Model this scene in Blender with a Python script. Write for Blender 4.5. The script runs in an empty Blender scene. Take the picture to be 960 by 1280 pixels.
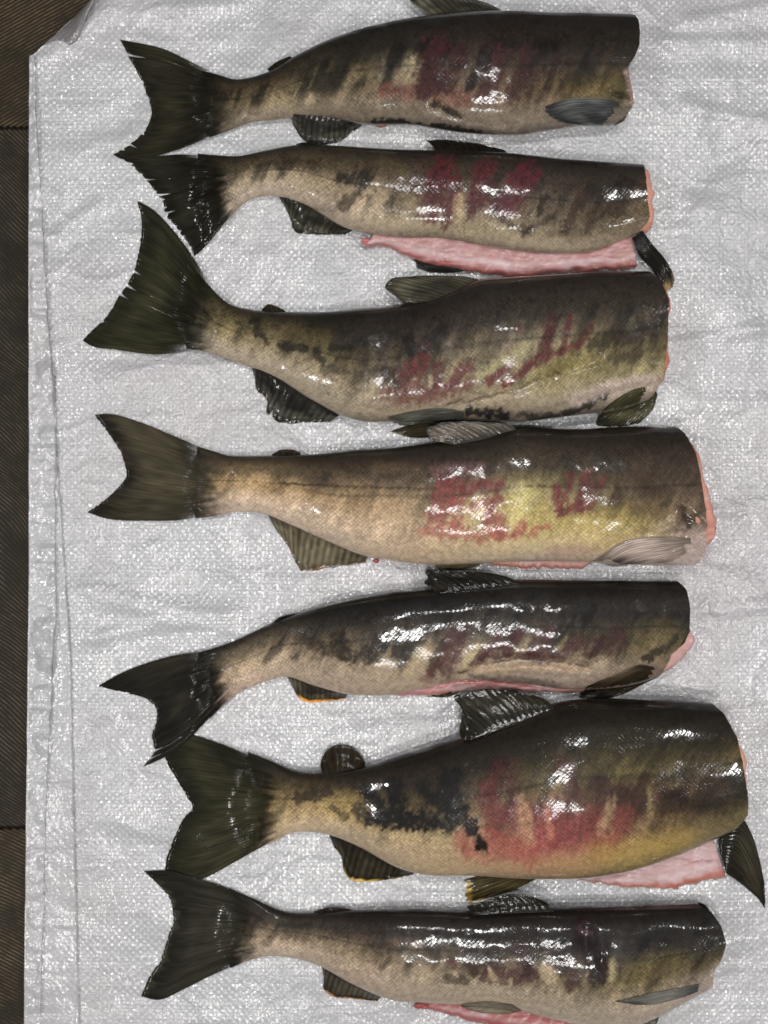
import bpy, math
import numpy as np
from mathutils import Vector
from mathutils.bvhtree import BVHTree

# ------------------------------------------------------------------ camera
scene = bpy.context.scene
COL = scene.collection
CAM_H = 1.15                       # lens height above the sack, metres
VFOV = 2 * math.atan(0.4778 / CAM_H)
K = 2 * CAM_H * math.tan(VFOV / 2) / 1280.0     # metres of sack per photo pixel

cam_d = bpy.data.cameras.new('camera')
cam = bpy.data.objects.new('camera', cam_d)
COL.objects.link(cam)
cam.location = (0, 0, CAM_H)
cam.rotation_euler = (0, 0, 0)
cam_d.sensor_fit = 'VERTICAL'
cam_d.angle = VFOV
cam_d.clip_start = 0.01
cam_d.clip_end = 50
scene.camera = cam

# ------------------------------------------------------------------ light
world = bpy.data.worlds.new('World')
scene.world = world
world.use_nodes = True
bg = world.node_tree.nodes['Background']
bg.inputs[0].default_value = (1.0, 0.98, 0.96, 1)
bg.inputs[1].default_value = 0.075

def tube_lamp(name, x, y, z, length, width, power, target=(0, 0, 0)):
    ld = bpy.data.lights.new(name, 'AREA')
    ld.shape = 'RECTANGLE'
    ld.size = length
    ld.size_y = width
    ld.energy = power
    ld.color = (1.0, 0.983, 0.965)
    lo = bpy.data.objects.new(name, ld)
    COL.objects.link(lo)
    lo.location = (x, y, z)
    d = Vector(target) - Vector((x, y, z))
    lo.rotation_euler = d.to_track_quat('-Z', 'Y').to_euler()
    return lo

tube_lamp('ceiling_tube_lamp', 0.10, 0.80, 2.1, 0.34, 0.03, 7.0)
tube_lamp('ceiling_tube_lamp', 0.08, -0.22, 2.1, 0.34, 0.03, 8.0)
tube_lamp('ceiling_tube_lamp', 0.06, -0.95, 2.1, 0.34, 0.03, 9.5)
tube_lamp('added_fill_lamp', -1.90, -0.90, 2.1, 0.10, 0.10, 10.0)  # compact lamps added out of view as fill and for small glints
tube_lamp('added_fill_lamp', 1.70, -0.60, 2.1, 0.10, 0.10, 8.0)
tube_lamp('added_fill_lamp', -1.90, 0.55, 2.1, 0.10, 0.10, 8.0)
tube_lamp('added_fill_lamp', 1.40, 0.95, 2.1, 0.10, 0.10, 6.0)

scene.view_settings.view_transform = 'Standard'
scene.view_settings.look = 'None'
scene.view_settings.exposure = 0.30
scene.view_settings.gamma = 1.0
scene.view_settings.use_curve_mapping = False
scene.render.engine = 'CYCLES'
scene.cycles.max_bounces = 5
scene.cycles.filter_width = 1.7
scene.cycles.sample_clamp_direct = 5.0
scene.cycles.use_denoising = True

# ------------------------------------------------------------------ helpers
rng = np.random.default_rng(7)

def PX(px, py, z):
    """a point of the place at height z, from where it stands in the photograph"""
    px = np.asarray(px, float); py = np.asarray(py, float); z = np.asarray(z, float)
    f = (CAM_H - z) / CAM_H * K
    return np.stack(np.broadcast_arrays((px - 480) * f, (640 - py) * f, z), -1)

def TOPX(p):
    f = CAM_H / ((CAM_H - p[..., 2]) * K)
    return np.stack([480 + p[..., 0] * f, 640 - p[..., 1] * f], -1)

def lin(c):
    c = np.asarray(c, float) / 255.0
    return np.where(c <= 0.04045, c / 12.92, ((c + 0.055) / 1.055) ** 2.4)

def smooth(x, a=0.0, b=1.0):
    t = np.clip((x - a) / (b - a + 1e-12), 0, 1)
    return t * t * (3 - 2 * t)

def _hash(ix, iy, iz):
    h = (ix.astype(np.int64) * 374761393 + iy.astype(np.int64) * 668265263 + iz.astype(np.int64) * 2147483647) & 0xFFFFFFFF
    h = ((h ^ (h >> 13)) * 1274126177) & 0xFFFFFFFF
    h = (h ^ (h >> 16)) & 0xFFFF
    return h / 65535.0

def vnoise(x, y, z=0.0):
    x, y, z = np.broadcast_arrays(np.asarray(x, float), np.asarray(y, float), np.asarray(z, float))
    ix, iy, iz = np.floor(x), np.floor(y), np.floor(z)
    fx, fy, fz = x - ix, y - iy, z - iz
    fx = fx * fx * (3 - 2 * fx); fy = fy * fy * (3 - 2 * fy); fz = fz * fz * (3 - 2 * fz)
    def c(a, b, d): return _hash(ix + a, iy + b, iz + d)
    def l(a, b, t): return a + (b - a) * t
    r0 = l(l(c(0,0,0), c(1,0,0), fx), l(c(0,1,0), c(1,1,0), fx), fy)
    r1 = l(l(c(0,0,1), c(1,0,1), fx), l(c(0,1,1), c(1,1,1), fx), fy)
    return l(r0, r1, fz) * 2 - 1

def fbm(x, y, z=0.0, o=4):
    s = 0; a = 1.0; t = 0
    x = np.asarray(x, float); y = np.asarray(y, float)
    for i in range(o):
        s = s + a * vnoise(x * 2 ** i + 17.3 * i, y * 2 ** i - 9.1 * i, z + 5.7 * i); t += a; a *= 0.5
    return s / t

def resample(poly, n, curved=True):
    p = np.asarray(poly, float)
    d = np.r_[0, np.cumsum(np.linalg.norm(np.diff(p, axis=0), axis=1))]
    d /= max(d[-1], 1e-9)
    t = np.linspace(0, 1, n)
    if not curved or len(p) < 3:
        return np.stack([np.interp(t, d, p[:, k]) for k in range(p.shape[1])], -1)
    return hermite(d, p, t)

def hermite(d, p, t):
    m = np.gradient(p, d, axis=0)
    # limit overshoot
    sl = np.diff(p, axis=0) / np.diff(d)[:, None]
    lo = np.vstack([sl[:1], sl]); hi = np.vstack([sl, sl[-1:]])
    m = np.where(lo * hi <= 0, m * 0.35, m)
    i = np.clip(np.searchsorted(d, t, side='right') - 1, 0, len(d) - 2)
    h = (d[i + 1] - d[i])[:, None]
    s = ((t - d[i])[:, None]) / h
    return ((2*s**3 - 3*s**2 + 1) * p[i] + (s**3 - 2*s**2 + s) * h * m[i]
            + (-2*s**3 + 3*s**2) * p[i+1] + (s**3 - s**2) * h * m[i+1])

def mesh_obj(name, verts, quads, mat, parent=None, color=None, uv=None, attrs=None, tris=None, smooth_shade=True):
    me = bpy.data.meshes.new(name)
    verts = np.asarray(verts, np.float32)
    quads = np.asarray(quads, np.int32).reshape(-1, 4)
    tris = np.zeros((0, 3), np.int32) if tris is None else np.asarray(tris, np.int32).reshape(-1, 3)
    me.vertices.add(len(verts)); me.vertices.foreach_set('co', verts.ravel())
    loops = np.concatenate([quads.ravel(), tris.ravel()]).astype(np.int32)
    me.loops.add(len(loops)); me.loops.foreach_set('vertex_index', loops)
    nq, nt = len(quads), len(tris)
    me.polygons.add(nq + nt)
    starts = np.concatenate([np.arange(nq) * 4, nq * 4 + np.arange(nt) * 3]).astype(np.int32)
    me.polygons.foreach_set('loop_start', starts)
    me.polygons.foreach_set('use_smooth', np.full(nq + nt, smooth_shade))
    me.update(calc_edges=True); me.validate()
    if color is not None:
        a = me.color_attributes.new('tint', 'FLOAT_COLOR', 'POINT')
        c = np.ones((len(verts), 4), np.float32); c[:, :3] = color
        a.data.foreach_set('color', c.ravel())
    if uv is not None:
        ul = me.uv_layers.new(name='UVMap')
        ul.data.foreach_set('uv', np.asarray(uv, np.float32)[loops].ravel())
    for k, v in (attrs or {}).items():
        a = me.attributes.new(k, 'FLOAT', 'POINT'); a.data.foreach_set('value', np.asarray(v, np.float32).ravel())
    o = bpy.data.objects.new(name, me)
    COL.objects.link(o)
    if mat: me.materials.append(mat)
    if parent:
        o.parent = parent
        o.matrix_parent_inverse = parent.matrix_world.inverted()
        o.matrix_parent_inverse = __import__('mathutils').Matrix.Translation(-Vector(parent.location))
    return o

def grid_quads(nu, nv, off=0, flip=False):
    i, j = np.meshgrid(np.arange(nu - 1), np.arange(nv - 1), indexing='ij')
    a = i * nv + j + off
    q = np.stack([a, a + nv, a + nv + 1, a + 1], -1).reshape(-1, 4)
    return q[:, ::-1] if flip else q

# ------------------------------------------------------------------ materials
class NT:
    def __init__(self, name):
        self.m = bpy.data.materials.new(name); self.m.use_nodes = True
        self.t = self.m.node_tree; self.b = self.t.nodes['Principled BSDF']
    def n(self, kind, **kw):
        nd = self.t.nodes.new(kind)
        for k, v in kw.items():
            if k.startswith('i_'):
                key = k[2:]
                key = int(key) if key.isdigit() else key
                s = nd.inputs[key]
                self.put(s, v)
            else: setattr(nd, k, v)
        return nd
    def put(self, s, v):
        if isinstance(v, bpy.types.NodeSocket): self.t.links.new(v, s)
        elif v is not None: s.default_value = v
    def math(self, op, a, b=None, c=None, clamp=False):
        nd = self.t.nodes.new('ShaderNodeMath'); nd.operation = op; nd.use_clamp = clamp
        self.put(nd.inputs[0], a)
        if b is not None: self.put(nd.inputs[1], b)
        if c is not None: self.put(nd.inputs[2], c)
        return nd.outputs[0]
    def mix(self, f, a, b, blend='MIX'):
        nd = self.t.nodes.new('ShaderNodeMix'); nd.data_type = 'RGBA'; nd.blend_type = blend
        self.put(nd.inputs[0], f); self.put(nd.inputs[6], a); self.put(nd.inputs[7], b)
        return nd.outputs[2]
    def mapr(self, v, a, b, c=0.0, d=1.0, sm=True):
        nd = self.t.nodes.new('ShaderNodeMapRange'); nd.interpolation_type = 'SMOOTHSTEP' if sm else 'LINEAR'
        for k, q in enumerate((v, a, b, c, d)): self.put(nd.inputs[k], q)
        return nd.outputs[0]
    def noise(self, vec, scale, detail=3, rough=0.55, dist=0.0, dim='3D'):
        nd = self.n('ShaderNodeTexNoise', noise_dimensions=dim)
        self.put(nd.inputs['Vector'], vec)
        nd.inputs['Scale'].default_value = scale; nd.inputs['Detail'].default_value = detail
        nd.inputs['Roughness'].default_value = rough; nd.inputs['Distortion'].default_value = dist
        return nd.outputs['Fac']
    def bump(self, h, dist, strength=1.0, normal=None):
        nd = self.n('ShaderNodeBump'); nd.inputs['Strength'].default_value = strength
        nd.inputs['Distance'].default_value = dist
        self.put(nd.inputs['Height'], h)
        if normal is not None: self.put(nd.inputs['Normal'], normal)
        return nd.outputs[0]
    def set(self, **kw):
        for k, v in kw.items(): self.put(self.b.inputs[k.replace('_', ' ')], v)

def skin_material():
    s = NT('salmon_skin')
    tint = s.n('ShaderNodeAttribute', attribute_name='tint').outputs['Color']
    scl = s.n('ShaderNodeAttribute', attribute_name='scaly').outputs['Fac']
    uv = s.n('ShaderNodeUVMap', uv_map='UVMap').outputs[0]
    mp = s.n('ShaderNodeMapping'); s.put(mp.inputs['Vector'], uv)
    mp.inputs['Rotation'].default_value = (0, 0, math.radians(45)); mp.inputs['Scale'].default_value = (1.0, 1.12, 1)
    wob = s.n('ShaderNodeTexNoise'); s.put(wob.inputs['Vector'], uv); wob.inputs['Scale'].default_value = 60
    wv = s.n('ShaderNodeVectorMath', operation='MULTIPLY_ADD'); s.put(wv.inputs[0], wob.outputs['Color'])
    wv.inputs[1].default_value = (0.0012, 0.0012, 0); s.put(wv.inputs[2], mp.outputs[0])
    vo = s.n('ShaderNodeTexVoronoi', voronoi_dimensions='2D', feature='F1')
    s.put(vo.inputs['Vector'], wv.outputs[0]); vo.inputs['Scale'].default_value = 330; vo.inputs['Randomness'].default_value = 0.34
    dist = vo.outputs['Distance']
    dome = s.mapr(dist, 0.15, 0.75, 1.0, 0.0)
    dvec = s.n('ShaderNodeVectorMath', operation='SUBTRACT'); s.put(dvec.inputs[0], wv.outputs[0]); s.put(dvec.inputs[1], vo.outputs['Position'])
    ddot = s.n('ShaderNodeVectorMath', operation='DOT_PRODUCT'); s.put(ddot.inputs[0], dvec.outputs[0]); ddot.inputs[1].default_value = (-233.0, -233.0, 0)
    ramp = s.mapr(ddot.outputs['Value'], -0.6, 0.6, 0.0, 1.0, False)
    dome = s.math('ADD', s.math('MULTIPLY', dome, 0.62), s.math('MULTIPLY', ramp, 0.38))
    cellr = s.n('ShaderNodeSeparateColor'); s.put(cellr.inputs[0], vo.outputs['Color'])
    # scale rims darker than the middles, each scale a little different
    amp = s.math('MULTIPLY', scl, s.mapr(s.noise(uv, 55, 2), 0.3, 0.7, 0.45, 0.95))
    f = s.math('MULTIPLY_ADD', s.math('SUBTRACT', dome, 0.55), amp, 1.0)
    f = s.math('MULTIPLY', f, s.math('MULTIPLY_ADD', cellr.outputs[0], s.math('MULTIPLY', scl, 0.30), 0.88))
    n1 = s.noise(uv, 170, 4, 0.6)
    f = s.math('MULTIPLY', f, s.mapr(n1, 0.25, 0.75, 0.80, 1.2, False))
    n2 = s.noise(uv, 1100, 2, 0.6)
    f = s.math('MULTIPLY', f, s.mapr(n2, 0.2, 0.8, 0.86, 1.14, False))
    col = s.mix(1.0, tint, s.n('ShaderNodeCombineColor', i_0=f, i_1=f, i_2=f).outputs[0], 'MULTIPLY')
    bh = s.math('MULTIPLY', dome, scl)
    sm_ = s.n('ShaderNodeMapping'); s.put(sm_.inputs['Vector'], uv); sm_.inputs['Scale'].default_value = (45, 130, 1)
    slime = s.noise(sm_.outputs[0], 1.0, 1.5, 0.45, 0.3)
    wetn = s.n('ShaderNodeAttribute', attribute_name='wetness').outputs['Fac']
    hm = s.math('ADD', s.math('MULTIPLY', bh, 0.000034), s.math('MULTIPLY', slime, 0.00014))
    hm = s.math('ADD', hm, s.math('MULTIPLY', n2, 0.000004))
    nb_ = s.bump(hm, 1.0, 1.0)
    s.set(Base_Color=col, Roughness=0.42, Normal=nb_, Coat_Weight=wetn, Coat_IOR=1.52,
          Coat_Roughness=s.mapr(n1, 0.3, 0.7, 0.06, 0.12), Coat_Normal=nb_, Specular_IOR_Level=0.12)
    return s.m

def fin_material():
    s = NT('salmon_fin')
    tint = s.n('ShaderNodeAttribute', attribute_name='tint').outputs['Color']
    uv = s.n('ShaderNodeUVMap', uv_map='UVMap').outputs[0]
    mp = s.n('ShaderNodeMapping'); s.put(mp.inputs['Vector'], uv); mp.inputs['Scale'].default_value = (170, 9, 1)
    streak = s.noise(mp.outputs[0], 1.0, 4, 0.65)
    blot = s.noise(uv, 9, 4, 0.6)
    f = s.math('MULTIPLY', s.mapr(streak, 0.25, 0.75, 0.62, 1.38, False), s.mapr(blot, 0.3, 0.7, 0.75, 1.25, False))
    col = s.mix(1.0, tint, s.n('ShaderNodeCombineColor', i_0=f, i_1=f, i_2=f).outputs[0], 'MULTIPLY')
    geo = s.n('ShaderNodeNewGeometry').outputs['Position']
    wet = s.noise(geo, 130, 3, 0.6, 0.8)
    b = s.bump(s.math('ADD', s.math('MULTIPLY', streak, 0.00007), s.math('MULTIPLY', wet, 0.00022)), 1.0)
    fade = s.n('ShaderNodeAttribute', attribute_name='fade').outputs['Fac']
    s.set(Base_Color=col, Alpha=fade, Roughness=0.36, Normal=b, Coat_Weight=s.math('MULTIPLY', s.n('ShaderNodeAttribute', attribute_name='sheen').outputs['Fac'], 0.5), Coat_Roughness=0.11, Coat_Normal=b, Specular_IOR_Level=0.04)
    return s.m

def flesh_material(name='salmon_flesh'):
    s = NT(name)
    tint = s.n('ShaderNodeAttribute', attribute_name='tint').outputs['Color']
    geo = s.n('ShaderNodeNewGeometry').outputs['Position']
    mp = s.n('ShaderNodeMapping'); s.put(mp.inputs['Vector'], geo); mp.inputs['Scale'].default_value = (28, 120, 60)
    n1 = s.noise(mp.outputs[0], 1.0, 4, 0.65, 0.5); n2 = s.noise(geo, 500, 3, 0.6); n3 = s.noise(geo, 45, 3, 0.6)
    c = s.mix(s.mapr(n1, 0.54, 0.72, 0, 0.5), tint, (0.30, 0.10, 0.085, 1))
    c = s.mix(s.mapr(n1, 0.30, 0.46, 0.6, 0.0), c, (0.56, 0.42, 0.42, 1))
    c = s.mix(s.mapr(n3, 0.5, 0.7, 0.0, 0.3), c, (0.44, 0.24, 0.17, 1))
    b = s.bump(s.math('ADD', s.math('MULTIPLY', n2, 0.00014), s.math('MULTIPLY', n1, 0.0010)), 1.0)
    s.set(Base_Color=c, Roughness=0.35, Normal=b, Coat_Weight=0.9, Coat_Roughness=0.07, Coat_Normal=b, Specular_IOR_Level=0.2)
    return s.m

def sack_material(name, base, weave=1.0, wet=1.0, gloss=0.9):
    s = NT(name)
    co = s.n('ShaderNodeTexCoord').outputs['Object']
    wn = s.n('ShaderNodeTexNoise'); s.put(wn.inputs['Vector'], co); wn.inputs['Scale'].default_value = 14; wn.inputs['Detail'].default_value = 2
    wv = s.n('ShaderNodeVectorMath', operation='MULTIPLY_ADD'); s.put(wv.inputs[0], wn.outputs['Color'])
    wv.inputs[1].default_value = (0.004, 0.004, 0); s.put(wv.inputs[2], co)
    sp = s.n('ShaderNodeSeparateXYZ'); s.put(sp.inputs[0], wv.outputs[0])
    pitch = 0.00342
    X = s.math('DIVIDE', sp.outputs[0], pitch); Y = s.math('DIVIDE', sp.outputs[1], pitch)
    sx = s.math('SINE', s.math('MULTIPLY', X, math.pi)); sy = s.math('SINE', s.math('MULTIPLY', Y, math.pi))
    prod = s.math('MULTIPLY', sx, sy)
    dots = s.mapr(prod, 0.15, 0.75)
    fx = s.math('FLOOR', X); fy = s.math('FLOOR', Y)
    wx = s.n('ShaderNodeTexWhiteNoise', noise_dimensions='1D'); s.put(wx.inputs['W'], fx)
    wy = s.n('ShaderNodeTexWhiteNoise', noise_dimensions='1D'); s.put(wy.inputs['W'], fy)
    cv = s.n('ShaderNodeCombineXYZ'); s.put(cv.inputs[0], fx); s.put(cv.inputs[1], fy)
    wc = s.n('ShaderNodeTexWhiteNoise', noise_dimensions='2D'); s.put(wc.inputs['Vector'], cv.outputs[0])
    wcs = s.n('ShaderNodeSeparateColor'); s.put(wcs.inputs[0], wc.outputs['Color'])
    # tapes: each one a touch tilted, each crossing a touch higher or lower
    tx = s.math('MULTIPLY', s.math('SUBTRACT', s.math('FRACT', X), 0.5), s.math('SUBTRACT', wx.outputs[0], 0.5))
    ty = s.math('MULTIPLY', s.math('SUBTRACT', s.math('FRACT', Y), 0.5), s.math('SUBTRACT', wy.outputs[0], 0.5))
    odd = s.math('LESS_THAN', prod, 0.0)
    tilt = s.math('ADD', s.math('MULTIPLY', tx, s.math('SUBTRACT', 1.0, odd)), s.math('MULTIPLY', ty, odd))
    cell = s.math('ADD', s.math('MULTIPLY', s.math('SUBTRACT', s.math('FRACT', X), 0.5), s.math('SUBTRACT', wcs.outputs[0], 0.5)),
                  s.math('MULTIPLY', s.math('SUBTRACT', s.math('FRACT', Y), 0.5), s.math('SUBTRACT', wcs.outputs[1], 0.5)))
    cell = s.math('MULTIPLY', cell, s.math('MULTIPLY', s.math('ABSOLUTE', prod), 3.5, clamp=True))
    h = s.math('ADD', s.math('MULTIPLY', prod, 0.36), s.math('ADD', s.math('MULTIPLY', tilt, 2.4), s.math('MULTIPLY', cell, 1.9)))
    # wet film: fills the weave in places, leaves wandering ridges
    wetn = s.noise(co, 9.0, 3, 0.6, 0.7)
    wetm = s.mapr(wetn, 0.46, 0.58, 0.0, wet)
    m1 = s.noise(co, 55, 3, 0.55, 1.2); m2 = s.noise(co, 160, 2, 0.55, 0.8)
    ridge = s.math('SUBTRACT', 1.0, s.math('ABSOLUTE', s.math('MULTIPLY', s.math('SUBTRACT', m1, 0.5), 6.0)), clamp=True)
    crink = s.noise(co, 22, 4, 0.62, 0.3)
    swell = s.noise(co, 7.5, 2, 0.5, 0.4)
    hw = s.math('MULTIPLY', h, s.math('SUBTRACT', 1.0, s.math('MULTIPLY', wetm, 0.45)))
    hs = s.math('ADD', s.math('MULTIPLY', crink, 0.0048), s.math('MULTIPLY', hw, 0.00046 * weave))
    hs = s.math('ADD', hs, s.math('MULTIPLY', wetm, s.math('ADD', s.math('MULTIPLY', ridge, 0.0007), s.math('MULTIPLY', m2, 0.0008))))
    hs = s.math('ADD', hs, s.math('MULTIPLY', swell, 0.028))
    b = s.bump(hs, 1.0)
    base = np.array(base)
    lo = tuple(base * 0.90) + (1,); hi = tuple(np.minimum(base * 1.20, 0.85)) + (1,)
    c = s.mix(s.math('MULTIPLY', s.math('MULTIPLY', dots, weave), s.mapr(s.noise(co, 16, 2), 0.32, 0.66, 0.25, 1.0)), lo, hi)
    stain = s.noise(co, 4.5, 3, 0.6)
    c = s.mix(s.mapr(stain, 0.42, 0.7, 0, 0.5), c, tuple(base * np.array((0.95, 0.865, 0.885))) + (1,))
    r = s.math('SUBTRACT', s.mapr(s.noise(co, 70, 3, 0.6), 0.3, 0.7, 0.24, 0.36), s.math('MULTIPLY', wetm, 0.10))
    s.set(Base_Color=c, Roughness=r, Normal=b, Specular_IOR_Level=0.9, Coat_Weight=gloss, Coat_Roughness=s.math('SUBTRACT', 0.15, s.math('MULTIPLY', wetm, 0.05)), Coat_Normal=b, Coat_IOR=1.9)
    return s.m

M_SKIN = skin_material(); M_FIN = fin_material(); M_FLESH = flesh_material()
M_SACK = sack_material('white_woven_sack', (0.61, 0.613, 0.627))
M_HEM = sack_material('white_sack_hem', (0.56, 0.562, 0.575), 0.5, 0.2, 0.5)
M_CORNER_SHADE = sack_material('sack_corner_painted_shade', (0.20, 0.19, 0.19), 0.35, 0.0, 0.0)  # shade of the turned corner painted in as a dark grey base

# ------------------------------------------------------------------ floor of ridged planks
def plank_material(name, angle, curve, tone):
    s = NT(name)
    co = s.n('ShaderNodeTexCoord').outputs['Object']
    mp = s.n('ShaderNodeMapping'); s.put(mp.inputs['Vector'], co); mp.inputs['Rotation'].default_value = (0, 0, math.radians(angle))
    wn = s.n('ShaderNodeTexNoise'); s.put(wn.inputs['Vector'], co); wn.inputs['Scale'].default_value = 5.5; wn.inputs['Detail'].default_value = 2
    wv = s.n('ShaderNodeVectorMath', operation='MULTIPLY_ADD'); s.put(wv.inputs[0], wn.outputs['Color'])
    wv.inputs[1].default_value = (curve, curve, 0); s.put(wv.inputs[2], mp.outputs[0])
    sp = s.n('ShaderNodeSeparateXYZ'); s.put(sp.inputs[0], wv.outputs[0])
    y = s.math('ADD', sp.outputs[1], s.math('MULTIPLY', s.noise(co, 260, 2), 0.0009))
    ln = s.math('SINE', s.math('MULTIPLY', y, 2 * math.pi / 0.0031))
    ln = s.mapr(ln, -0.3, 0.85)
    mp2 = s.n('ShaderNodeMapping'); s.put(mp2.inputs['Vector'], wv.outputs[0]); mp2.inputs['Scale'].default_value = (90, 480, 1)
    brk = s.mapr(s.noise(mp2.outputs[0], 1.0, 3, 0.7), 0.3, 0.62, 0.15, 1.0)
    ln = s.math('MULTIPLY', ln, brk)
    dark = s.mapr(s.noise(co, 22, 3, 0.6), 0.3, 0.6, 0.2, 1.0)
    t = np.array(tone)
    c = s.mix(s.math('MULTIPLY', ln, dark), tuple(t * 0.12) + (1,), tuple(t * np.array((1.12, 0.98, 0.92))) + (1,))
    s.set(Base_Color=c, Roughness=0.6, Normal=s.bump(ln, 0.0007, 1.0), Specular_IOR_Level=0.25)
    return s.m

def plain(name, c, r=0.7):
    s = NT(name); co = s.n('ShaderNodeTexCoord').outputs['Object']
    n = s.noise(co, 200, 4)
    s.set(Base_Color=s.mix(n, tuple(np.array(c) * 0.6) + (1,), tuple(c) + (1,)), Roughness=r)
    return s.m

FZ = -0.006
def box(name, x0, x1, y0, y1, z0, z1, mat, parent, bev=0.0012):
    xs = [x0, x0 + bev, x1 - bev, x1]; ys = [y0, y0 + bev, y1 - bev, y1]
    v = []; 
    for i, x in enumerate(xs):
        for j, y in enumerate(ys):
            edge = i in (0, 3) or j in (0, 3)
            v.append((x, y, z1 - (bev if edge else 0)))
    q = grid_quads(4, 4)
    n = len(v)
    b = [(x0, y0, z0), (x1, y0, z0), (x1, y1, z0), (x0, y1, z0)]
    v += b
    top = [0, 12, 15, 3]
    qs = list(q)
    for k in range(4):
        a, c = top[k], top[(k + 1) % 4]
        qs.append((n + k, n + (k + 1) % 4, c, a))
    return mesh_obj(name, v, np.array(qs), mat, parent, smooth_shade=False)

fl = mesh_obj('floor', [(-1.6, -1.6, FZ - 0.006), (1.6, -1.6, FZ - 0.006), (1.6, 1.6, FZ - 0.006), (-1.6, 1.6, FZ - 0.006)],
              [[0, 1, 2, 3]], plain('dark_subfloor', (0.02, 0.015, 0.01)), smooth_shade=False)
fl['kind'] = 'structure'
PM = [plank_material('ridged_plank_brown', -30, 0.010, (0.150, 0.118, 0.066)),
      plank_material('ridged_plank_dark', 42, 0.060, (0.105, 0.090, 0.062)),
      plank_material('ridged_plank_tan', 27, 0.022, (0.150, 0.122, 0.075))]
pl_edges = [(-500, 0), (157, 0), (1037, 1), (1900, 2)]
for k in range(3):
    ya = pl_edges[k][0]; yb = pl_edges[k + 1][0]
    y1 = (640 - ya) * K; y0 = (640 - yb) * K
    box('plank', -1.05, -0.02, y0 + 0.0012, y1 - 0.0012, FZ - 0.005, FZ, PM[k], fl)

# ------------------------------------------------------------------ the woven sack
def edge_x(py):
    return np.interp(py, [-400, 0, 70, 320, 700, 960, 1280, 1700], [39, 38.5, 38, 37, 37.5, 34.5, 31, 26]) + 0.8 * fbm(np.asarray(py, float) / 45., 0.5, 0.5, 3)
def hem1_x(py):
    return np.interp(py, [-400, 60, 70, 160, 250, 330, 470, 560, 640, 700, 780, 800, 830, 900, 960, 1280, 1700],
                     [44, 44, 45, 47, 53, 57, 67, 71, 71, 71, 72, 69, 67.5, 65, 61, 51.5, 40]) + 1.1 * fbm(np.asarray(py, float) / 30., 1.5, 0.5, 3)
def hem2_x(py):
    return np.interp(py, [-400, 480, 580, 640, 700, 790, 860, 960, 1150, 1280, 1700], [66, 70, 73, 78, 81, 88, 91, 92.5, 97, 101, 112])

def sack_z(x, y):
    """wrinkles of the sheet, metres; x,y in photo pixels of the sheet"""
    z = 0.0016 * fbm(x / 260., y / 95., 0.3, 3) + 0.0007 * fbm(x / 70., y / 40., 4.2, 3)
    def crease(x0, y0, x1, y1, w, h):
        d = np.array([x1 - x0, y1 - y0], float); L = np.hypot(*d)
        t = ((x - x0) * d[0] + (y - y0) * d[1]) / L ** 2
        s = ((x - x0) * d[1] - (y - y0) * d[0]) / L
        s = s + 5 * vnoise(t * 6, 3.3)
        return 1.7 * h * np.exp(-(s / w) ** 2) * smooth(t, -0.1, 0.15) * (1 - smooth(t, 0.85, 1.1))
    for c in [(95, 735, 330, 795, 16, 0.0035), (90, 800, 300, 765, 10, 0.0022), (840, 30, 990, 8, 12, 0.0030), (820, 50, 1000, 62, 14, 0.0022),
              (870, 640, 1010, 628, 11, 0.0026), (880, 700, 1010, 706, 13, -0.0022), (880, 762, 1010, 752, 8, 0.0022),
              (840, 430, 1000, 405, 9, 0.0022), (850, 505, 1000, 515, 16, 0.0025), (60, 300, 130, 255, 10, 0.0022),
              (90, 1010, 260, 1060, 12, 0.0015), (100, 470, 330, 455, 14, 0.0018), (320, 330, 520, 330, 22, 0.0020),
              (90, 880, 250, 900, 14, 0.0015), (270, 715, 520, 745, 12, 0.0018), (400, 905, 560, 880, 14, 0.0018),
              (850, 130, 1000, 170, 10, 0.0022), (850, 250, 1000, 300, 12, 0.0018), (115, 20, 300, 10, 10, 0.0018)]:
        z = z + crease(*c)
    rid = 1 - np.clip(np.abs(fbm(x / 150. + 3.0, y / 62., 7.7, 3)) * 9, 0, 1)
    rid2 = 1 - np.clip(np.abs(fbm(x / 85. + 0.35 * y / 85., y / 120., 2.9, 2)) * 14, 0, 1)
    z = z + 0.0014 * rid ** 1.5 + 0.0009 * rid2 ** 1.5
    return np.clip(z, -0.0045, 0.007)

sack = bpy.data.objects.new('woven_sack', None); COL.objects.link(sack)
sack.location = (0, 0, 0); sack.empty_display_size = 0.05
sack['label'] = 'white woven plastic sack spread flat under the seven fish, wet and creased'
sack['category'] = 'sack'

nx, ny = 430, 600
gy = np.linspace(-260, 1620, ny)
gu = np.linspace(0, 1, nx)
PYg = np.repeat(gy[None, :], nx, 0)
X0 = edge_x(PYg)
# the corner is cut away along a diagonal at the top left
diag = np.where(PYg < 72, 38 + (72 - PYg) * 1.10, X0)
X0 = np.maximum(X0, diag)
PXg = X0 + (1330 - X0) * gu[:, None]
Zg = sack_z(PXg, PYg)
Zg = Zg * smooth(PXg - X0, -1, 14) + 0.0004
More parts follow.
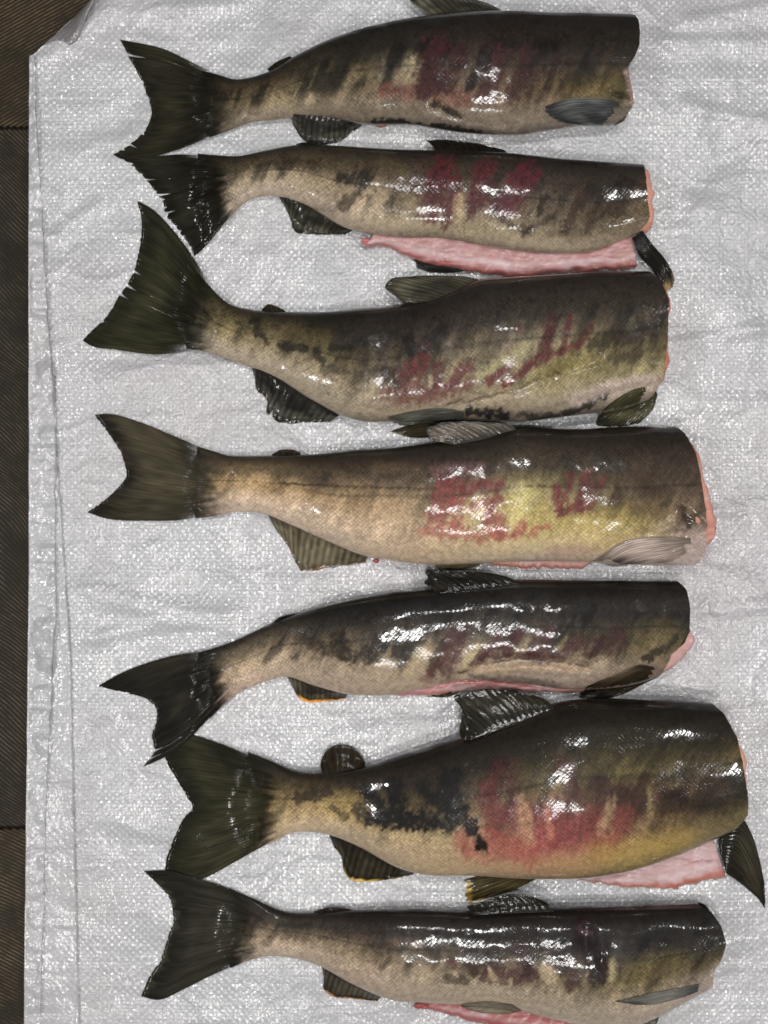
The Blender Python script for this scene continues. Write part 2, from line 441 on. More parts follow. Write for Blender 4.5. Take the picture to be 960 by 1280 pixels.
# the turned corner lifts a little before it rolls over
cd = (PXg - diag) / 1.5
Zg = Zg + np.where(PYg < 110, 0.004 * np.exp(-((cd - 18) / 14) ** 2) * smooth(110 - PYg, 0, 40), 0)
V = PX(PXg, PYg, 0 * PXg).reshape(-1, 3); V[:, 2] = Zg.ravel()
top = V.copy(); bot = V.copy(); bot[:, 2] -= 0.0006
n = nx * ny
Q = [grid_quads(nx, ny, 0, True)]
def rim(idx_top, idx_bot):
    a = np.asarray(idx_top); b = np.asarray(idx_bot)
    return np.stack([a[:-1], a[1:], b[1:], b[:-1]], -1)
left = np.arange(ny)
lowl = V[left].copy(); lowl[:, 2] = FZ + 0.0004
Vall = np.vstack([top, lowl])
Q.append(rim(left, n + np.arange(ny)))
mesh_obj('sheet', Vall, np.vstack(Q), M_SACK, sack)

def strip(name, xl, xr, y0, y1, zl, zr, mat, parent, m=14, ns=420, wr=0.0008, th=0.0005):
    t = np.linspace(0, 1, m); yy = np.linspace(y0, y1, ns)
    Y = np.repeat(yy[None], m, 0); XX = xl(Y) + (xr(Y) - xl(Y)) * t[:, None]
    z = sack_z(XX, Y) * smooth(XX - edge_x(Y), -1, 14)
    z = z + zl + (zr - zl) * t[:, None] + wr * (fbm(XX / 14., Y / 16., 2.2, 3) + 0.7 * vnoise(XX / 60., Y / 7., 8.1)) * smooth(t, 0, .3)[:, None]
    v = PX(XX, Y, 0 * XX).reshape(-1, 3); v[:, 2] = z.ravel() + 0.0008
    vb = v.copy(); vb[:, 2] -= th
    nn = len(v); r = np.arange((m - 1) * ns, m * ns); l = np.arange(ns)
    q = np.vstack([grid_quads(m, ns, 0, True), grid_quads(m, ns, nn), rim(r[::-1], r[::-1] + nn), rim(l, l + nn)])
    return mesh_obj(name, np.vstack([v, vb]), q, mat, parent)
strip('hem_fold', lambda y: edge_x(y) + 0.5, hem2_x, 470, 1500, 0.0003, 0.0012, M_HEM, sack, wr=0.0004)
strip('hem', lambda y: edge_x(y) - 0.6, hem1_x, 72, 1500, 0.0012, 0.0030, M_HEM, sack, wr=0.0032)

# turned-over corner: its shade painted in as grey, with a raised curling lip
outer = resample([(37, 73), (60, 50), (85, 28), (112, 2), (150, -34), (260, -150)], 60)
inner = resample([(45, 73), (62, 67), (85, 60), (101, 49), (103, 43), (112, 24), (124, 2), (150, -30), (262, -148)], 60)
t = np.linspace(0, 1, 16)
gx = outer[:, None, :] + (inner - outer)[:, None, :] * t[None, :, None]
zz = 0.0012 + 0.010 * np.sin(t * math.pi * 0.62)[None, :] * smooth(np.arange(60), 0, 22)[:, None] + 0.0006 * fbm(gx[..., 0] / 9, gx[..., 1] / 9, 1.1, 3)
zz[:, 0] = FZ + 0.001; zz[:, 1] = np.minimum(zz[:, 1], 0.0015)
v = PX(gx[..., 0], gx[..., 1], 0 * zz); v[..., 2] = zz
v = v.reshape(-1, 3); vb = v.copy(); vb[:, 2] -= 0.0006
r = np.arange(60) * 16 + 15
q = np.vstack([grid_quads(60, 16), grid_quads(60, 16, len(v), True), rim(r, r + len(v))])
mesh_obj('turned_corner', np.vstack([v, vb]), q, M_CORNER_SHADE, sack)

# ------------------------------------------------------------------ fish builder
SHAPES = []      # (owner index, BVH) of everything already lying there
def add_shape(owner, verts, polys):
    SHAPES.append((owner, BVHTree.FromPolygons([tuple(p) for p in verts], [tuple(int(k) for k in q) for q in polys])))

_lx, _ly = np.meshgrid(np.arange(260) * 4.0 - 20, np.arange(350) * 4.0 - 40, indexing='ij')
SACK_LUT = sack_z(_lx, _ly)

def below(px, py, skip=None):
    o = Vector((0, 0, CAM_H)); p = PX(px, py, 0.0)
    d = (Vector(p) - o).normalized()
    best = float(SACK_LUT[int(np.clip((px + 20) / 4, 0, 259)), int(np.clip((py + 40) / 4, 0, 349))])
    for ow, b in SHAPES:
        if skip is not None and ow == skip: continue
        h = b.ray_cast(o, d)
        if h[0] is not None: best = max(best, h[0].z)
    return best

def stroke_mask(P, pts, w, soft, warp, seed):
    q = P.copy()
    q[:, 0] += warp * fbm(P[:, 0] / 13., P[:, 1] / 13., seed, 3)
    q[:, 1] += warp * fbm(P[:, 0] / 13., P[:, 1] / 13., seed + 31.7, 3)
    q[:, 0] += 0.3 * warp * vnoise(P[:, 0] / 4., P[:, 1] / 5., seed + 3.1); q[:, 1] += 0.45 * warp * vnoise(P[:, 0] / 4., P[:, 1] / 5., seed + 13.1)
    d = np.full(len(P), 1e9)
    pts = np.asarray(pts, float)
    if len(pts) == 1: d = np.hypot(q[:, 0] - pts[0, 0], q[:, 1] - pts[0, 1])
    for a, b in zip(pts[:-1], pts[1:]):
        ab = b - a; t = np.clip(((q - a) @ ab) / (ab @ ab + 1e-9), 0, 1)
        d = np.minimum(d, np.linalg.norm(q - a - t[:, None] * ab, axis=1))
    return 1 - smooth(d, w * 0.5 * (1 - soft), w * 0.5 * (1 + soft))

GAIN = 1.05
FISH_TH = 0.235

def build_body(idx, f, parent):
    st = np.asarray(f['st'], float)                       # xd,yd,xv,yv,thickness factor
    mid = (st[:, 0:2] + st[:, 2:4]) / 2
    d = np.r_[0, np.cumsum(np.linalg.norm(np.diff(mid, axis=0), axis=1))]; d /= d[-1]
    NU, NH, NB = 420, 88, 36
    u = np.linspace(0, 1, NU)
    S = hermite(d, st, u)
    D0, V0, tf = S[:, 0:2], S[:, 2:4], np.clip(S[:, 4], 0.02, 1.2) * np.clip(0.12 + u / 0.02, 0, 1)
    phiU = np.linspace(0, math.pi, NH + 1)
    phiL = np.linspace(math.pi, 2 * math.pi, NB + 1)[1:-1]
    phi = np.r_[phiU, phiL]; NTt = len(phi)
    v = 0.5 * (1 - np.cos(phi)); up = phi <= math.pi + 1e-6
    hgt = np.linalg.norm(V0 - D0, axis=1) * K * 0.95
    w = FISH_TH * hgt * tf
    zc = 0.70 * w + 0.0008
    kp = int(np.searchsorted(u, d[2]))
    zc[:kp] = zc[kp] * (0.86 + 0.14 * smooth(np.linspace(0, 1, kp)))
    g = np.clip(v, 0, 1) ** 0.93
    prof = np.power(np.clip(1 - np.abs(2 * g - 1) ** 2.2, 0, 1), 0.53)
    cut = f.get('cut', [(0, 0), (1, 0)]); cv_, cx_ = zip(*cut)
    cutdx = np.interp(v, cv_, cx_)
    headw = smooth(u, 0.90, 1.0)
    D, Vv = D0.copy(), V0.copy()
    for it in range(4):
        a = PX(D[:, 0], D[:, 1], zc); b = PX(Vv[:, 0], Vv[:, 1], zc)
        pos = a[:, None, :] + (b - a)[:, None, :] * v[None, :, None]
        sgn = np.where(up, 1.0, -0.93)
        z = zc[:, None] + w[:, None] * prof[None] * sgn[None]
        pos[..., 2] = np.maximum(z, 0.0006)
        q = TOPX(pos)
        ax = V0 - D0; L = np.linalg.norm(ax, axis=1); ax = ax / L[:, None]
        c = np.einsum('ijk,ik->ij', q - D0[:, None, :], ax)
        lo, hi = c.min(1), c.max(1)
        if it < 3:
            D = D - ax * lo[:, None]; Vv = Vv + ax * (L - hi)[:, None]
    # uneven flesh and small lumps
    lump = 0.0022 * fbm(pos[..., 0] * 13, pos[..., 1] * 17, idx * 3.1, 3) + 0.00035 * fbm(pos[..., 0] * 90, pos[..., 1] * 110, idx * 7.7, 2)
    edge = np.sqrt(np.clip(prof, 0, 1))[None] * smooth(u, 0.0, 0.08)[:, None]
    pos[..., 2] += np.where(up[None], lump * edge, 0)
    for (dx, dy, dr, dz) in f.get('dents', []):
        q = TOPX(pos); e = np.exp(-((q[..., 0] - dx) ** 2 / dr[0] ** 2 + (q[..., 1] - dy) ** 2 / dr[1] ** 2))
        pos[..., 2] += np.where(up[None], dz * e * edge, 0)
    for (gp, gw, gd) in f.get('grooves', []):
        q = TOPX(pos).reshape(-1, 2)
        e = stroke_mask(q, gp, gw, 0.95, 3.0, idx + 0.5).reshape(pos.shape[:2])
        pos[..., 2] += np.where(up[None], gd * e * edge, 0)
    fac = (CAM_H - pos[..., 2]) / CAM_H * K
    ragged = 2.0 * fbm(v * 20, idx * 5.5 + 0 * v, 0.4, 3) * np.sin(phi / 2)
    pos[..., 0] += (cutdx + ragged)[None] * headw[:, None] * fac
    tailw = 1 - smooth(u, 0.0, 0.07)
    pos[..., 0] -= ((11 * np.sin(math.pi * v) + 6 * fbm(v * 9, idx * 2.7 + 0 * v, 3.4, 3))[None] * tailw[:, None]) * fac
    q = TOPX(pos)
    tv = np.clip(np.einsum('ijk,ik->ij', q - D0[:, None, :], ax) / L[:, None], 0, 1)
    # paint coordinates of the under side mirror the upper side
    vU = v[:NH + 1]
    jmap = np.r_[np.arange(NH + 1), [int(np.argmin(np.abs(vU - x))) for x in v[NH + 1:]]]
    P = q[:, jmap, :].reshape(-1, 2); T = tv[:, jmap].reshape(-1)
    # --- colours
    keys = f['grad']; xs = [k[0] for k in keys]
    TT = T + 0.05 * fbm(P[:, 0] / 30., P[:, 1] / 18., idx * 2.3, 4) 
    cols = []
    for _, stops in keys:
        sv = [s[0] for s in stops]; sc = np.array([lin(s[1]) for s in stops])
        cols.append(np.stack([np.interp(TT, sv, sc[:, k]) for k in range(3)], -1))
    xi = np.interp(P[:, 0] + 14 * fbm(P[:, 0] / 25., P[:, 1] / 25., 9.1 + idx, 3), xs, np.arange(len(xs)))
    i0 = np.clip(np.floor(xi).astype(int), 0, len(xs) - 2); fr = (xi - i0)[:, None]
    C = np.array(cols)
    ar = np.arange(len(P))
    col = C[i0, ar] * (1 - fr) + C[i0 + 1, ar] * fr
    scaly = 0.25 + 0.75 * smooth(T, 0.04, 0.2) * (1 - 0.65 * smooth(T, 0.72, 0.95))
    slant = P[:, 0] + 0.45 * (P[:, 1] - 640)
    mott = fbm(slant / 12., P[:, 1] / 42., idx * 4.4, 4)
    band = smooth(T, 0.15, 0.35) * (1 - smooth(T, 0.72, 0.92))
    col = col * np.exp(f.get('mott', 0.75) * (mott - 0.05) * band)[:, None]
    brk = np.clip(1.0 + 0.55 * fbm(slant / 5., P[:, 1] / 16., idx * 6.1 + 2, 3), 0.62, 1.1)
    edgen = 0.48 * fbm(slant / 4.5, P[:, 1] / 15., idx * 6.1 + 2, 3)
    row_ = np.floor(P[:, 1] / 3.5); cel_ = np.floor((P[:, 0] + 2.3 * (row_ % 2)) / 4.6)
    cellr = _hash(cel_ + 900, row_ + 900, np.full(len(P), idx + 3.0))          # one value for each scale
    brk2 = np.clip(1.05 + 0.35 * fbm(slant / 5., P[:, 1] / 12., idx * 5.1 + 7, 3), 0.7, 1.15)
    bars = smooth(fbm(slant / 15., P[:, 1] / 55., idx * 9.7 + 1.0, 3), 0.0, 0.28) * smooth(T, 0.16, 0.30) * (1 - smooth(T + 0.1 * mott, 0.58, 0.74))
    col = col * (1 - 0.78 * f.get('bars', 0.6) * bars)[:, None]
    lum = (col @ np.array([0.3, 0.55, 0.15]))[:, None]
    col = lum + (col - lum) * (0.84 - 0.14 * smooth(T, 0.55, 0.9))[:, None]
    for k, s in enumerate(f['strokes']):
        c, a, wd, pts = s[:4]
        soft = s[4] if len(s) > 4 else 0.32
        c = np.array(c, float); red = c[0] > 1.55 * c[1]
        c = (c * 0.74 + 0.14 * c.mean() + np.array([0, 0, 2.0])) if red else c * (0.82 if sum(c) < 230 else 1.0)
        yellow = (not red) and c[2] < 0.66 * c[1] and c[0] > 95
        if red or (sum(c) < 230 and wd > 6):
            m = stroke_mask(P, pts, wd * 1.1, 0.9, 5.0, idx * 11.3 + k * 1.7)
            m = smooth(m + edgen + 0.55 * (cellr - 0.5), 0.20, 0.88) * smooth(m, 0.0, 0.3) * min(1.0, a * (0.92 * f.get('redk', 1.0) if red else 1.1))
        elif yellow:
            m = stroke_mask(P, pts, wd * 1.7, 0.98, 6.0, idx * 11.3 + k * 1.7) * a * 0.42
        else:
            m = stroke_mask(P, pts, wd, max(soft, 0.75) if wd > 4 else soft, s[5] if len(s) > 5 else 5.0, idx * 11.3 + k * 1.7) * a * (0.85 if wd > 4 else 1)
            m = m * (brk2 if wd > 7 else 1)
        m = np.clip(m, 0, 1)
        cc_ = lin(c) * (np.exp(0.55 * edgen)[:, None] if red else 1.0)
        col = col * (1 - m[:, None]) + cc_ * m[:, None]
    ll = np.exp(-((T - 0.44 - 0.015 * vnoise(P[:, 0] / 60., idx * 3.0)) / 0.011) ** 2) * (0.42 + 0.25 * vnoise(P[:, 0] / 3., 0.5))
    col *= (1 - np.clip(ll, 0, 1))[:, None]
    col *= (1 + 0.22 * (cellr - 0.5) * smooth(T, 0.1, 0.25))[:, None] * np.array([1.02, 0.98, 1.02])
    # fine dark peppering and tail root darkening
    pep = smooth(fbm(P[:, 0] / 5., P[:, 1] / 4.2, idx + 40.0, 3), 0.22, 0.55) * f.get('pepper', 0.35) * (1 - 0.6 * smooth(T, .6, .95))
    col *= (1 - 0.75 * pep)[:, None]
    U = np.repeat(u[:, None], NTt, 1).reshape(-1)
    m = (1 - smooth(U + 0.025 * fbm(P[:, 0] / 9., P[:, 1] / 5., idx + 3.3, 3), 0.0, f.get('rootlen', 0.105)))[:, None]
    col = col * (1 - m) + lin(f['fin']) * m
    scaly = scaly * smooth(U, 0.015, 0.06)
    wetness = np.r_[(0.12 + 0.88 * smooth(U, 0.07, 0.17)) * (0.30 + 0.70 * smooth(fbm(P[:, 0] / 26., P[:, 1] / 9., idx + 8.8, 3), -0.28, 0.22)), 0]
    lum = (col @ np.array([0.3, 0.55, 0.15]))[:, None]
    col = lum + (col - lum) * 0.93
    col = np.clip(1.68 * np.power(col, 1.26) * GAIN + 0.0035, 0.004, 2.0)
    mx_ = col.max(1, keepdims=True)
    col = col / mx_ * np.where(mx_ > 0.34, 0.34 + 0.45 * (mx_ - 0.34), mx_)
    # uv in metres: along the fish, round the fish
    du = np.r_[0, np.cumsum(np.linalg.norm(np.diff(pos[:, NH // 2], axis=0), axis=1))]
    dv = np.concatenate([np.zeros((NU, 1)), np.cumsum(np.linalg.norm(np.diff(pos, axis=1), axis=2), axis=1)], 1)
    dv = dv - dv[:, NH // 2:NH // 2 + 1]
    uv = np.stack([np.repeat(du[:, None], NTt, 1) + idx * 0.7, dv], -1).reshape(-1, 2)
    verts = pos.reshape(-1, 3)
    i, j = np.meshgrid(np.arange(NU - 1), np.arange(NTt), indexing='ij')
    j2 = (j + 1) % NTt
    quads = np.stack([i * NTt + j, i * NTt + j2, (i + 1) * NTt + j2, (i + 1) * NTt + j], -1).reshape(-1, 4)
    quads = quads[:, ::-1]
    # close the tail end
    c0 = len(verts); verts = np.vstack([verts, pos[0].mean(0)])
    tris = [(c0, (k + 1) % NTt, k) for k in range(NTt)]
    col = np.vstack([col, col[:1]]); uv = np.vstack([uv, uv[:1]]); scaly = np.r_[scaly, 0]
    # ring rolled slightly inward at the cut
    mesh_obj('body', verts, quads, M_SKIN, parent, color=col, uv=uv, attrs={'scaly': scaly, 'wetness': wetness}, tris=np.array(tris))
    sub = pos[::12, ::4]
    nu2, nt2 = sub.shape[:2]
    i, j = np.meshgrid(np.arange(nu2 - 1), np.arange(nt2), indexing='ij'); j2 = (j + 1) % nt2
    add_shape(idx, sub.reshape(-1, 3), np.stack([i * nt2 + j, i * nt2 + j2, (i + 1) * nt2 + j2, (i + 1) * nt2 + j], -1).reshape(-1, 4))
    # --- cut flesh at the head end
    ring = pos[-3]; cen = ring.mean(0)
    ev, ex = zip(*f.get('flesh', [(0, 1), (1, 1)]))
    ext = (np.interp(v, ev, ex) + 3.0 * fbm(v * 11, phi * 0.7, idx + 0.7, 4)) * K
    rings = []
    for sc_, e in ((0.93, -0.6), (0.955, 0.35), (0.945, 0.8), (0.88, 1.0), (0.70, 1.0), (0.45, 0.85), (0.2, 0.75), (0.02, 0.7)):
        r_ = cen + (ring - cen) * np.array([1, sc_, sc_]); r_[:, 0] = ring[:, 0] + (cen[0] - ring[:, 0]) * (1 - sc_) * 0.8 + ext * e + (0.0 if sc_ > 0.9 else 0.0012 * fbm(ring[:, 1] * 120 * sc_, ring[:, 2] * 120 * sc_, idx + 2.0, 3))
        r_[:, 2] = np.maximum(r_[:, 2], 0.0012)
        rings.append(r_)
    R = np.array(rings); nr = len(R)
    i, j = np.meshgrid(np.arange(nr - 1), np.arange(NTt), indexing='ij'); j2 = (j + 1) % NTt
    qd = np.stack([i * NTt + j, i * NTt + j2, (i + 1) * NTt + j2, (i + 1) * NTt + j], -1).reshape(-1, 4)[:, ::-1]
    fc_ = np.array(f.get('fleshcol', (196, 128, 105)), float)
    cc = np.tile(lin(fc_ * 0.8 + np.array((215, 175, 160)) * 0.2) * 0.95, (nr * NTt, 1))
    mesh_obj('cut_flesh', R.reshape(-1, 3), qd, M_FLESH, parent, color=cc)
    return dict(pos=pos, zc=zc, w=w, D=D0, V=V0)

def coons(c0, c1, d0, d1, na, nb):
    A0 = resample(c0, na); A1 = resample(c1, na); B0 = resample(d0, nb); B1 = resample(d1, nb)
    a = np.linspace(0, 1, na)[:, None, None]; b = np.linspace(0, 1, nb)[None, :, None]
    # pin the corners
    B0 = B0 + (A0[0] - B0[0]) * (1 - np.linspace(0, 1, nb))[:, None] + (A1[0] - B0[-1]) * np.linspace(0, 1, nb)[:, None]
    B1 = B1 + (A0[-1] - B1[0]) * (1 - np.linspace(0, 1, nb))[:, None] + (A1[-1] - B1[-1]) * np.linspace(0, 1, nb)[:, None]
    S = (1 - b) * A0[:, None] + b * A1[:, None] + (1 - a) * B0[None] + a * B1[None]
    S = S - ((1 - a) * (1 - b) * A0[0] + a * (1 - b) * A0[-1] + (1 - a) * b * A1[0] + a * b * A1[-1])
    return S

def build_fin(name, idx, parent, base, tip, lead, trail, col, zb, zt=0.0015, rays=24, jag=0.05, notch=0.04, slits=(), own=False,
              lift=0.0010, ripple=0.0012, thick=(0.0020, 0.0007), edgecol=None, edgew=0.12, palecol=None, drape=True, ridge=0.00009, zpow=1.0, nb=34, comb=0.6, own_floor=False):
    """base/tip run along the fin's root and free edge; lead/trail join their ends"""
    na = rays * 6 + 1
    S = coons(base, tip, [base[0]] + list(lead) + [tip[0]], [base[-1]] + list(trail) + [tip[-1]], na, nb)
    a = np.linspace(0, 1, na); b = np.linspace(0, 1, nb)
    r = np.random.default_rng(idx * 101 + len(name) * 7 + rays)
    rl = r.random(rays + 2) * 0.5 + 0.5 * (0.5 + 0.5 * vnoise(np.arange(rays + 2) / 2.7, idx * 3.3, len(name)))
    aw = a + 0.35 / rays * vnoise(a * rays * 0.45, idx * 1.9, 0.5) * np.sin(a * math.pi)
    rayid = np.clip(np.round(a * rays).astype(int), 0, rays)
    saw = np.abs(((a * rays) + 0.5) % 1 - 0.5) * 2          # 0 at a ray, 1 between rays
    bm = 1 - (0.6 if name == 'tail_fin' else 1.0) * jag * (0.5 * rl[rayid] + 0.6 * (0.5 + 0.5 * fbm(a * 9, idx * 2.1 + len(name), 0.2, 4))) - (0.5 if name == 'tail_fin' else 1.0) * notch * smooth(vnoise(a * rays * 2.1, idx * 3.7, len(name) * 1.1), 0.1, 0.9)
    for (sa, sd, sw) in slits: bm = np.minimum(bm, 1 - sd * (1 - smooth(np.abs(a - sa), 0, sw)))
    bm[:2] = np.maximum(bm[:2], 0.97); bm[-2:] = np.maximum(bm[-2:], 0.97)
    # shorten each ray
    bi = np.clip(b[None] * bm[:, None], 0, 1) * (nb - 1)
    i0 = np.clip(np.floor(bi).astype(int), 0, nb - 2); fr = (bi - i0)[..., None]
    ii = np.arange(na)[:, None]
    S = S[ii, i0] * (1 - fr) + S[ii, i0 + 1] * fr
    zb = np.interp(a, np.linspace(0, 1, len(zb)), zb) if np.ndim(zb) else np.full(na, zb)
    sm = smooth(b ** zpow)
    z = zb[:, None] * (1 - sm)[None] + zt * sm[None]
    z = z + ripple * (fbm(a[:, None] * 7 + idx, b[None] * 2.0, len(name), 2)) * b[None]
    if drape:
        ca, cb = 26, 14
        sa = np.linspace(0, na - 1, ca).astype(int); sb = np.linspace(0, nb - 1, cb).astype(int)
        hh = np.array([[below(S[i, j, 0], S[i, j, 1], None if (own or own_floor) else idx) for j in sb] for i in sa])
        for _ in range(1):
            hp = np.pad(hh, 1, mode='edge')
            hs = (hp[1:-1, 1:-1] * 2 + hp[:-2, 1:-1] + hp[2:, 1:-1] + hp[1:-1, :-2] + hp[1:-1, 2:]) / 6
            hh = np.maximum(hh, hs)
        tmp = np.array([np.interp(np.arange(nb), sb, row) for row in hh])
        H = np.array([np.interp(np.arange(na), sa, tmp[:, j]) for j in range(nb)]).T
        if own: z = H + lift + 0.5 * ripple * np.abs(fbm(a[:, None] * 5, b[None] * 2, idx + 1.0, 2))
        elif own_floor: z = np.maximum(z, H + np.where(H > 0.004, 0.0009, lift))
        else: z = np.maximum(z, H + lift)
        if own_floor:       # ease the plate off the tail root without a kink
            for _ in range(8):
                zp = np.pad(z, ((0, 0), (1, 1)), mode='edge'); z = (zp[:, :-2] + 2 * zp[:, 1:-1] + zp[:, 2:]) / 4
            for _ in range(5):
                zp = np.pad(z, ((1, 1), (0, 0)), mode='edge'); z = (zp[:-2] + 2 * zp[1:-1] + zp[2:]) / 4
    rid = ridge * (np.cos(aw * rays * 2 * math.pi))[:, None] * smooth(b, 0.03, 0.2)[None] * (1.15 - 0.4 * b[None])
    th = (thick[0] + (thick[1] - thick[0]) * b)[None] * smooth(np.minimum(a, 1 - a), -0.015, 0.04)[:, None]
    zt_ = z + rid + th * 0.5; zb_ = np.maximum(z - th * 0.5, 0.0003)
    top = PX(S[..., 0], S[..., 1], zt_); bot = PX(S[..., 0], S[..., 1], zb_)
    n = na * nb
    # colours
    ln = lin(col)
    A = np.repeat(a[:, None], nb, 1); B = np.repeat(b[None], na, 0); AW = np.repeat(aw[:, None], nb, 1)
    Cc = np.repeat(np.repeat(ln[None, None], na, 0), nb, 1)
    if palecol is not None:
        m = smooth(fbm(A * 3.1 + idx, B * 2.2, 1.7 + idx, 3), -0.45, 0.25) * smooth(B, 0.1, 0.4) * (1 - smooth(B, 0.75, 0.97))
        m = m * (1 - 0.35 * comb + 0.35 * comb * np.cos(AW * rays * 2 * math.pi))
        Cc = Cc * (1 - m[..., None]) + lin(palecol) * m[..., None]
    Cc = Cc * (0.85 + 0.30 * comb * np.cos(AW * rays * 2 * math.pi) * smooth(B, .05, .3) + 0.25 * vnoise(A * rays * 1.3, B * 9, idx))[..., None]
    if edgecol is not None:
        em = smooth(B + 0.06 * vnoise(A * rays, B * 3, 2.0), 1 - edgew, 1 - edgew * 0.25)
        em = em * (0.25 + 0.75 * smooth(vnoise(A * 5.3, idx * 1.3 + 0 * A, len(name)), -0.3, 0.4))
        Cc = Cc * (1 - em[..., None]) + lin(edgecol) * em[..., None]
    Cc = np.clip(Cc * GAIN * (0.85 if comb < 0.3 else 1.2), 0.002, 0.8).reshape(-1, 3)
    fd = np.ones(n); sh = np.full(n, 0.2 if name == 'adipose_fin' else 0.55 if name == 'dorsal_fin' else 1.0)
    if comb < 0.3:      # the tail's rays come out from under the last scales
        fd = smooth(B + 0.10 * vnoise(AW * rays * 0.8, B * 2, idx + 6.0) + 0.05 * np.sin(A * math.pi), 0.08, 0.48).ravel()
        sh = 0.12 + 0.88 * smooth(B, 0.38, 0.62).ravel()
    L = np.linalg.norm(S[na // 2, -1] - S[na // 2, 0]) * K
    uv = np.stack([A * 0.12, B * max(L, 0.01)], -1).reshape(-1, 2) + np.array([idx * 0.37, len(name) * 0.21])
    pe = np.concatenate([np.arange(nb), (np.arange(1, na)) * nb + nb - 1, (na - 1) * nb + np.arange(nb - 2, -1, -1), np.arange(na - 2, -1, -1) * nb])
    # orient by the winding of the patch seen from above
    cr = np.cross(np.r_[S[1, 0] - S[0, 0], 0], np.r_[S[0, 1] - S[0, 0], 0])[2]
    flip = cr > 0
    q = np.vstack([grid_quads(na, nb, 0, flip), grid_quads(na, nb, n, not flip), rim(pe if not flip else pe[::-1], (pe if not flip else pe[::-1]) + n)])
    o = mesh_obj(name, np.vstack([top.reshape(-1, 3), bot.reshape(-1, 3)]), q, M_FIN, parent, color=np.vstack([Cc, Cc]), uv=np.vstack([uv, uv]), attrs={'fade': np.r_[fd, fd], 'sheen': np.r_[sh, sh]})
    st_a = np.linspace(0, na - 1, 20).astype(int); st_b = np.linspace(0, nb - 1, 10).astype(int)
    sub = top[np.ix_(st_a, st_b)].reshape(-1, 3)
    add_shape(idx, sub, grid_quads(20, 10))
    return o

def build_flap(name, idx, parent, upper, lower, col, rimcol, z0, z1, bulge=0.003, na=150, nb=26, own=False):
    """a strip of belly wall: inner side up, between the body and its free edge"""
    A = resample(upper, na); Bc = resample(lower, na)
    t = np.linspace(0, 1, nb); a = np.linspace(0, 1, na)
    S = A[:, None] + (Bc - A)[:, None] * t[None, :, None]
    S[:, :, 1] += (3.2 * fbm(a * 26, idx + 0 * a, 0.3, 3))[:, None] * t[None]
    S[:, :, 0] += (1.0 * fbm(a * 11, idx + 0 * a, 7.3, 3))[:, None] * t[None]
    z = z0 + (z1 - z0) * t[None] + bulge * np.sin(t * math.pi)[None] * (1 + 0.5 * fbm(a * 5, idx + a * 0, 1.0, 2))[:, None]
    z = z + 0.0026 * fbm(S[..., 0] / 16., S[..., 1] / 6., idx + 5.0, 3)
    z[:, -1] -= 0.0022; z[:, -2] -= 0.0008
    z = np.maximum(z, 0.0015)
    top = PX(S[..., 0], S[..., 1], z); bot = top.copy(); bot[..., 2] = np.maximum(z - 0.005, 0.0004)
    n = na * nb
    T = np.repeat(t[None], na, 0); AA = np.repeat(a[:, None], nb, 1)
    C = np.repeat(np.repeat(lin(col)[None, None], na, 0), nb, 1)
    rib = smooth(np.sin(AA * 95 + T * 9 + 2 * fbm(AA * 9, T * 3, idx + 1.2, 2)), 0.45, 1.0) * smooth(T, 0.1, 0.35) * (1 - smooth(T, 0.6, 0.85))
    C = C * (1 - 0.35 * rib[..., None]) + lin((226, 190, 180)) * 0.35 * rib[..., None]
    white = np.exp(-((T - 0.68) / 0.10) ** 2) * (0.5 + 0.5 * vnoise(AA * 12, T * 2, idx))
    C = C * (1 - 0.8 * white[..., None]) + lin((232, 206, 208)) * 0.8 * white[..., None]
    e = smooth(T + 0.07 * vnoise(AA * 30, T * 4, idx + 9.0), 0.74, 0.93)
    C = C * (1 - e[..., None]) + lin(rimcol) * e[..., None]
    C = C * 0.78 + 0.22 * C.mean(-1, keepdims=True)
    C = np.clip(C * 0.95, 0, 0.8).reshape(-1, 3)
    cr = np.cross(np.r_[S[1, 0] - S[0, 0], 0], np.r_[S[0, 1] - S[0, 0], 0])[2]
    flip = cr > 0
    pe = np.concatenate([np.arange(nb), (np.arange(1, na)) * nb + nb - 1, (na - 1) * nb + np.arange(nb - 2, -1, -1), np.arange(na - 2, -1, -1) * nb])
    pe = pe if not flip else pe[::-1]
    q = np.vstack([grid_quads(na, nb, 0, flip), grid_quads(na, nb, n, not flip), rim(pe, pe + n)])
    o = mesh_obj(name, np.vstack([top.reshape(-1, 3), bot.reshape(-1, 3)]), q, M_FLESH, parent, color=np.vstack([C, C]))
    add_shape(idx, top[::10, ::5].reshape(-1, 3), grid_quads(len(range(0, na, 10)), len(range(0, nb, 5))))
    return o

def build_blob(name, idx, parent, px, py, z, rx, ry, rz, col):
    nu, nv = 20, 28
    th = np.linspace(0.02, math.pi - 0.02, nu); ph = np.linspace(0, 2 * math.pi, nv, endpoint=False)
    n = np.stack([np.sin(th)[:, None] * np.cos(ph), np.sin(th)[:, None] * np.sin(ph), np.cos(th)[:, None] + 0 * ph], -1)
    rr = 1 + 0.45 * fbm(n[..., 0] * 1.7 + idx, n[..., 1] * 1.7, n[..., 2] * 1.7, 3)
    p = n * rr[..., None] * np.array([rx, ry, rz]) * np.array([K, K, K]) + PX(px, py, z)
    i, j = np.meshgrid(np.arange(nu - 1), np.arange(nv), indexing='ij'); j2 = (j + 1) % nv
    q = np.stack([i * nv + j, (i + 1) * nv + j, (i + 1) * nv + j2, i * nv + j2], -1).reshape(-1, 4)
    return mesh_obj(name, p.reshape(-1, 3), q, M_FLESH, parent, color=np.tile(lin(col) * 1.2, (nu * nv, 1)))

FISH = []
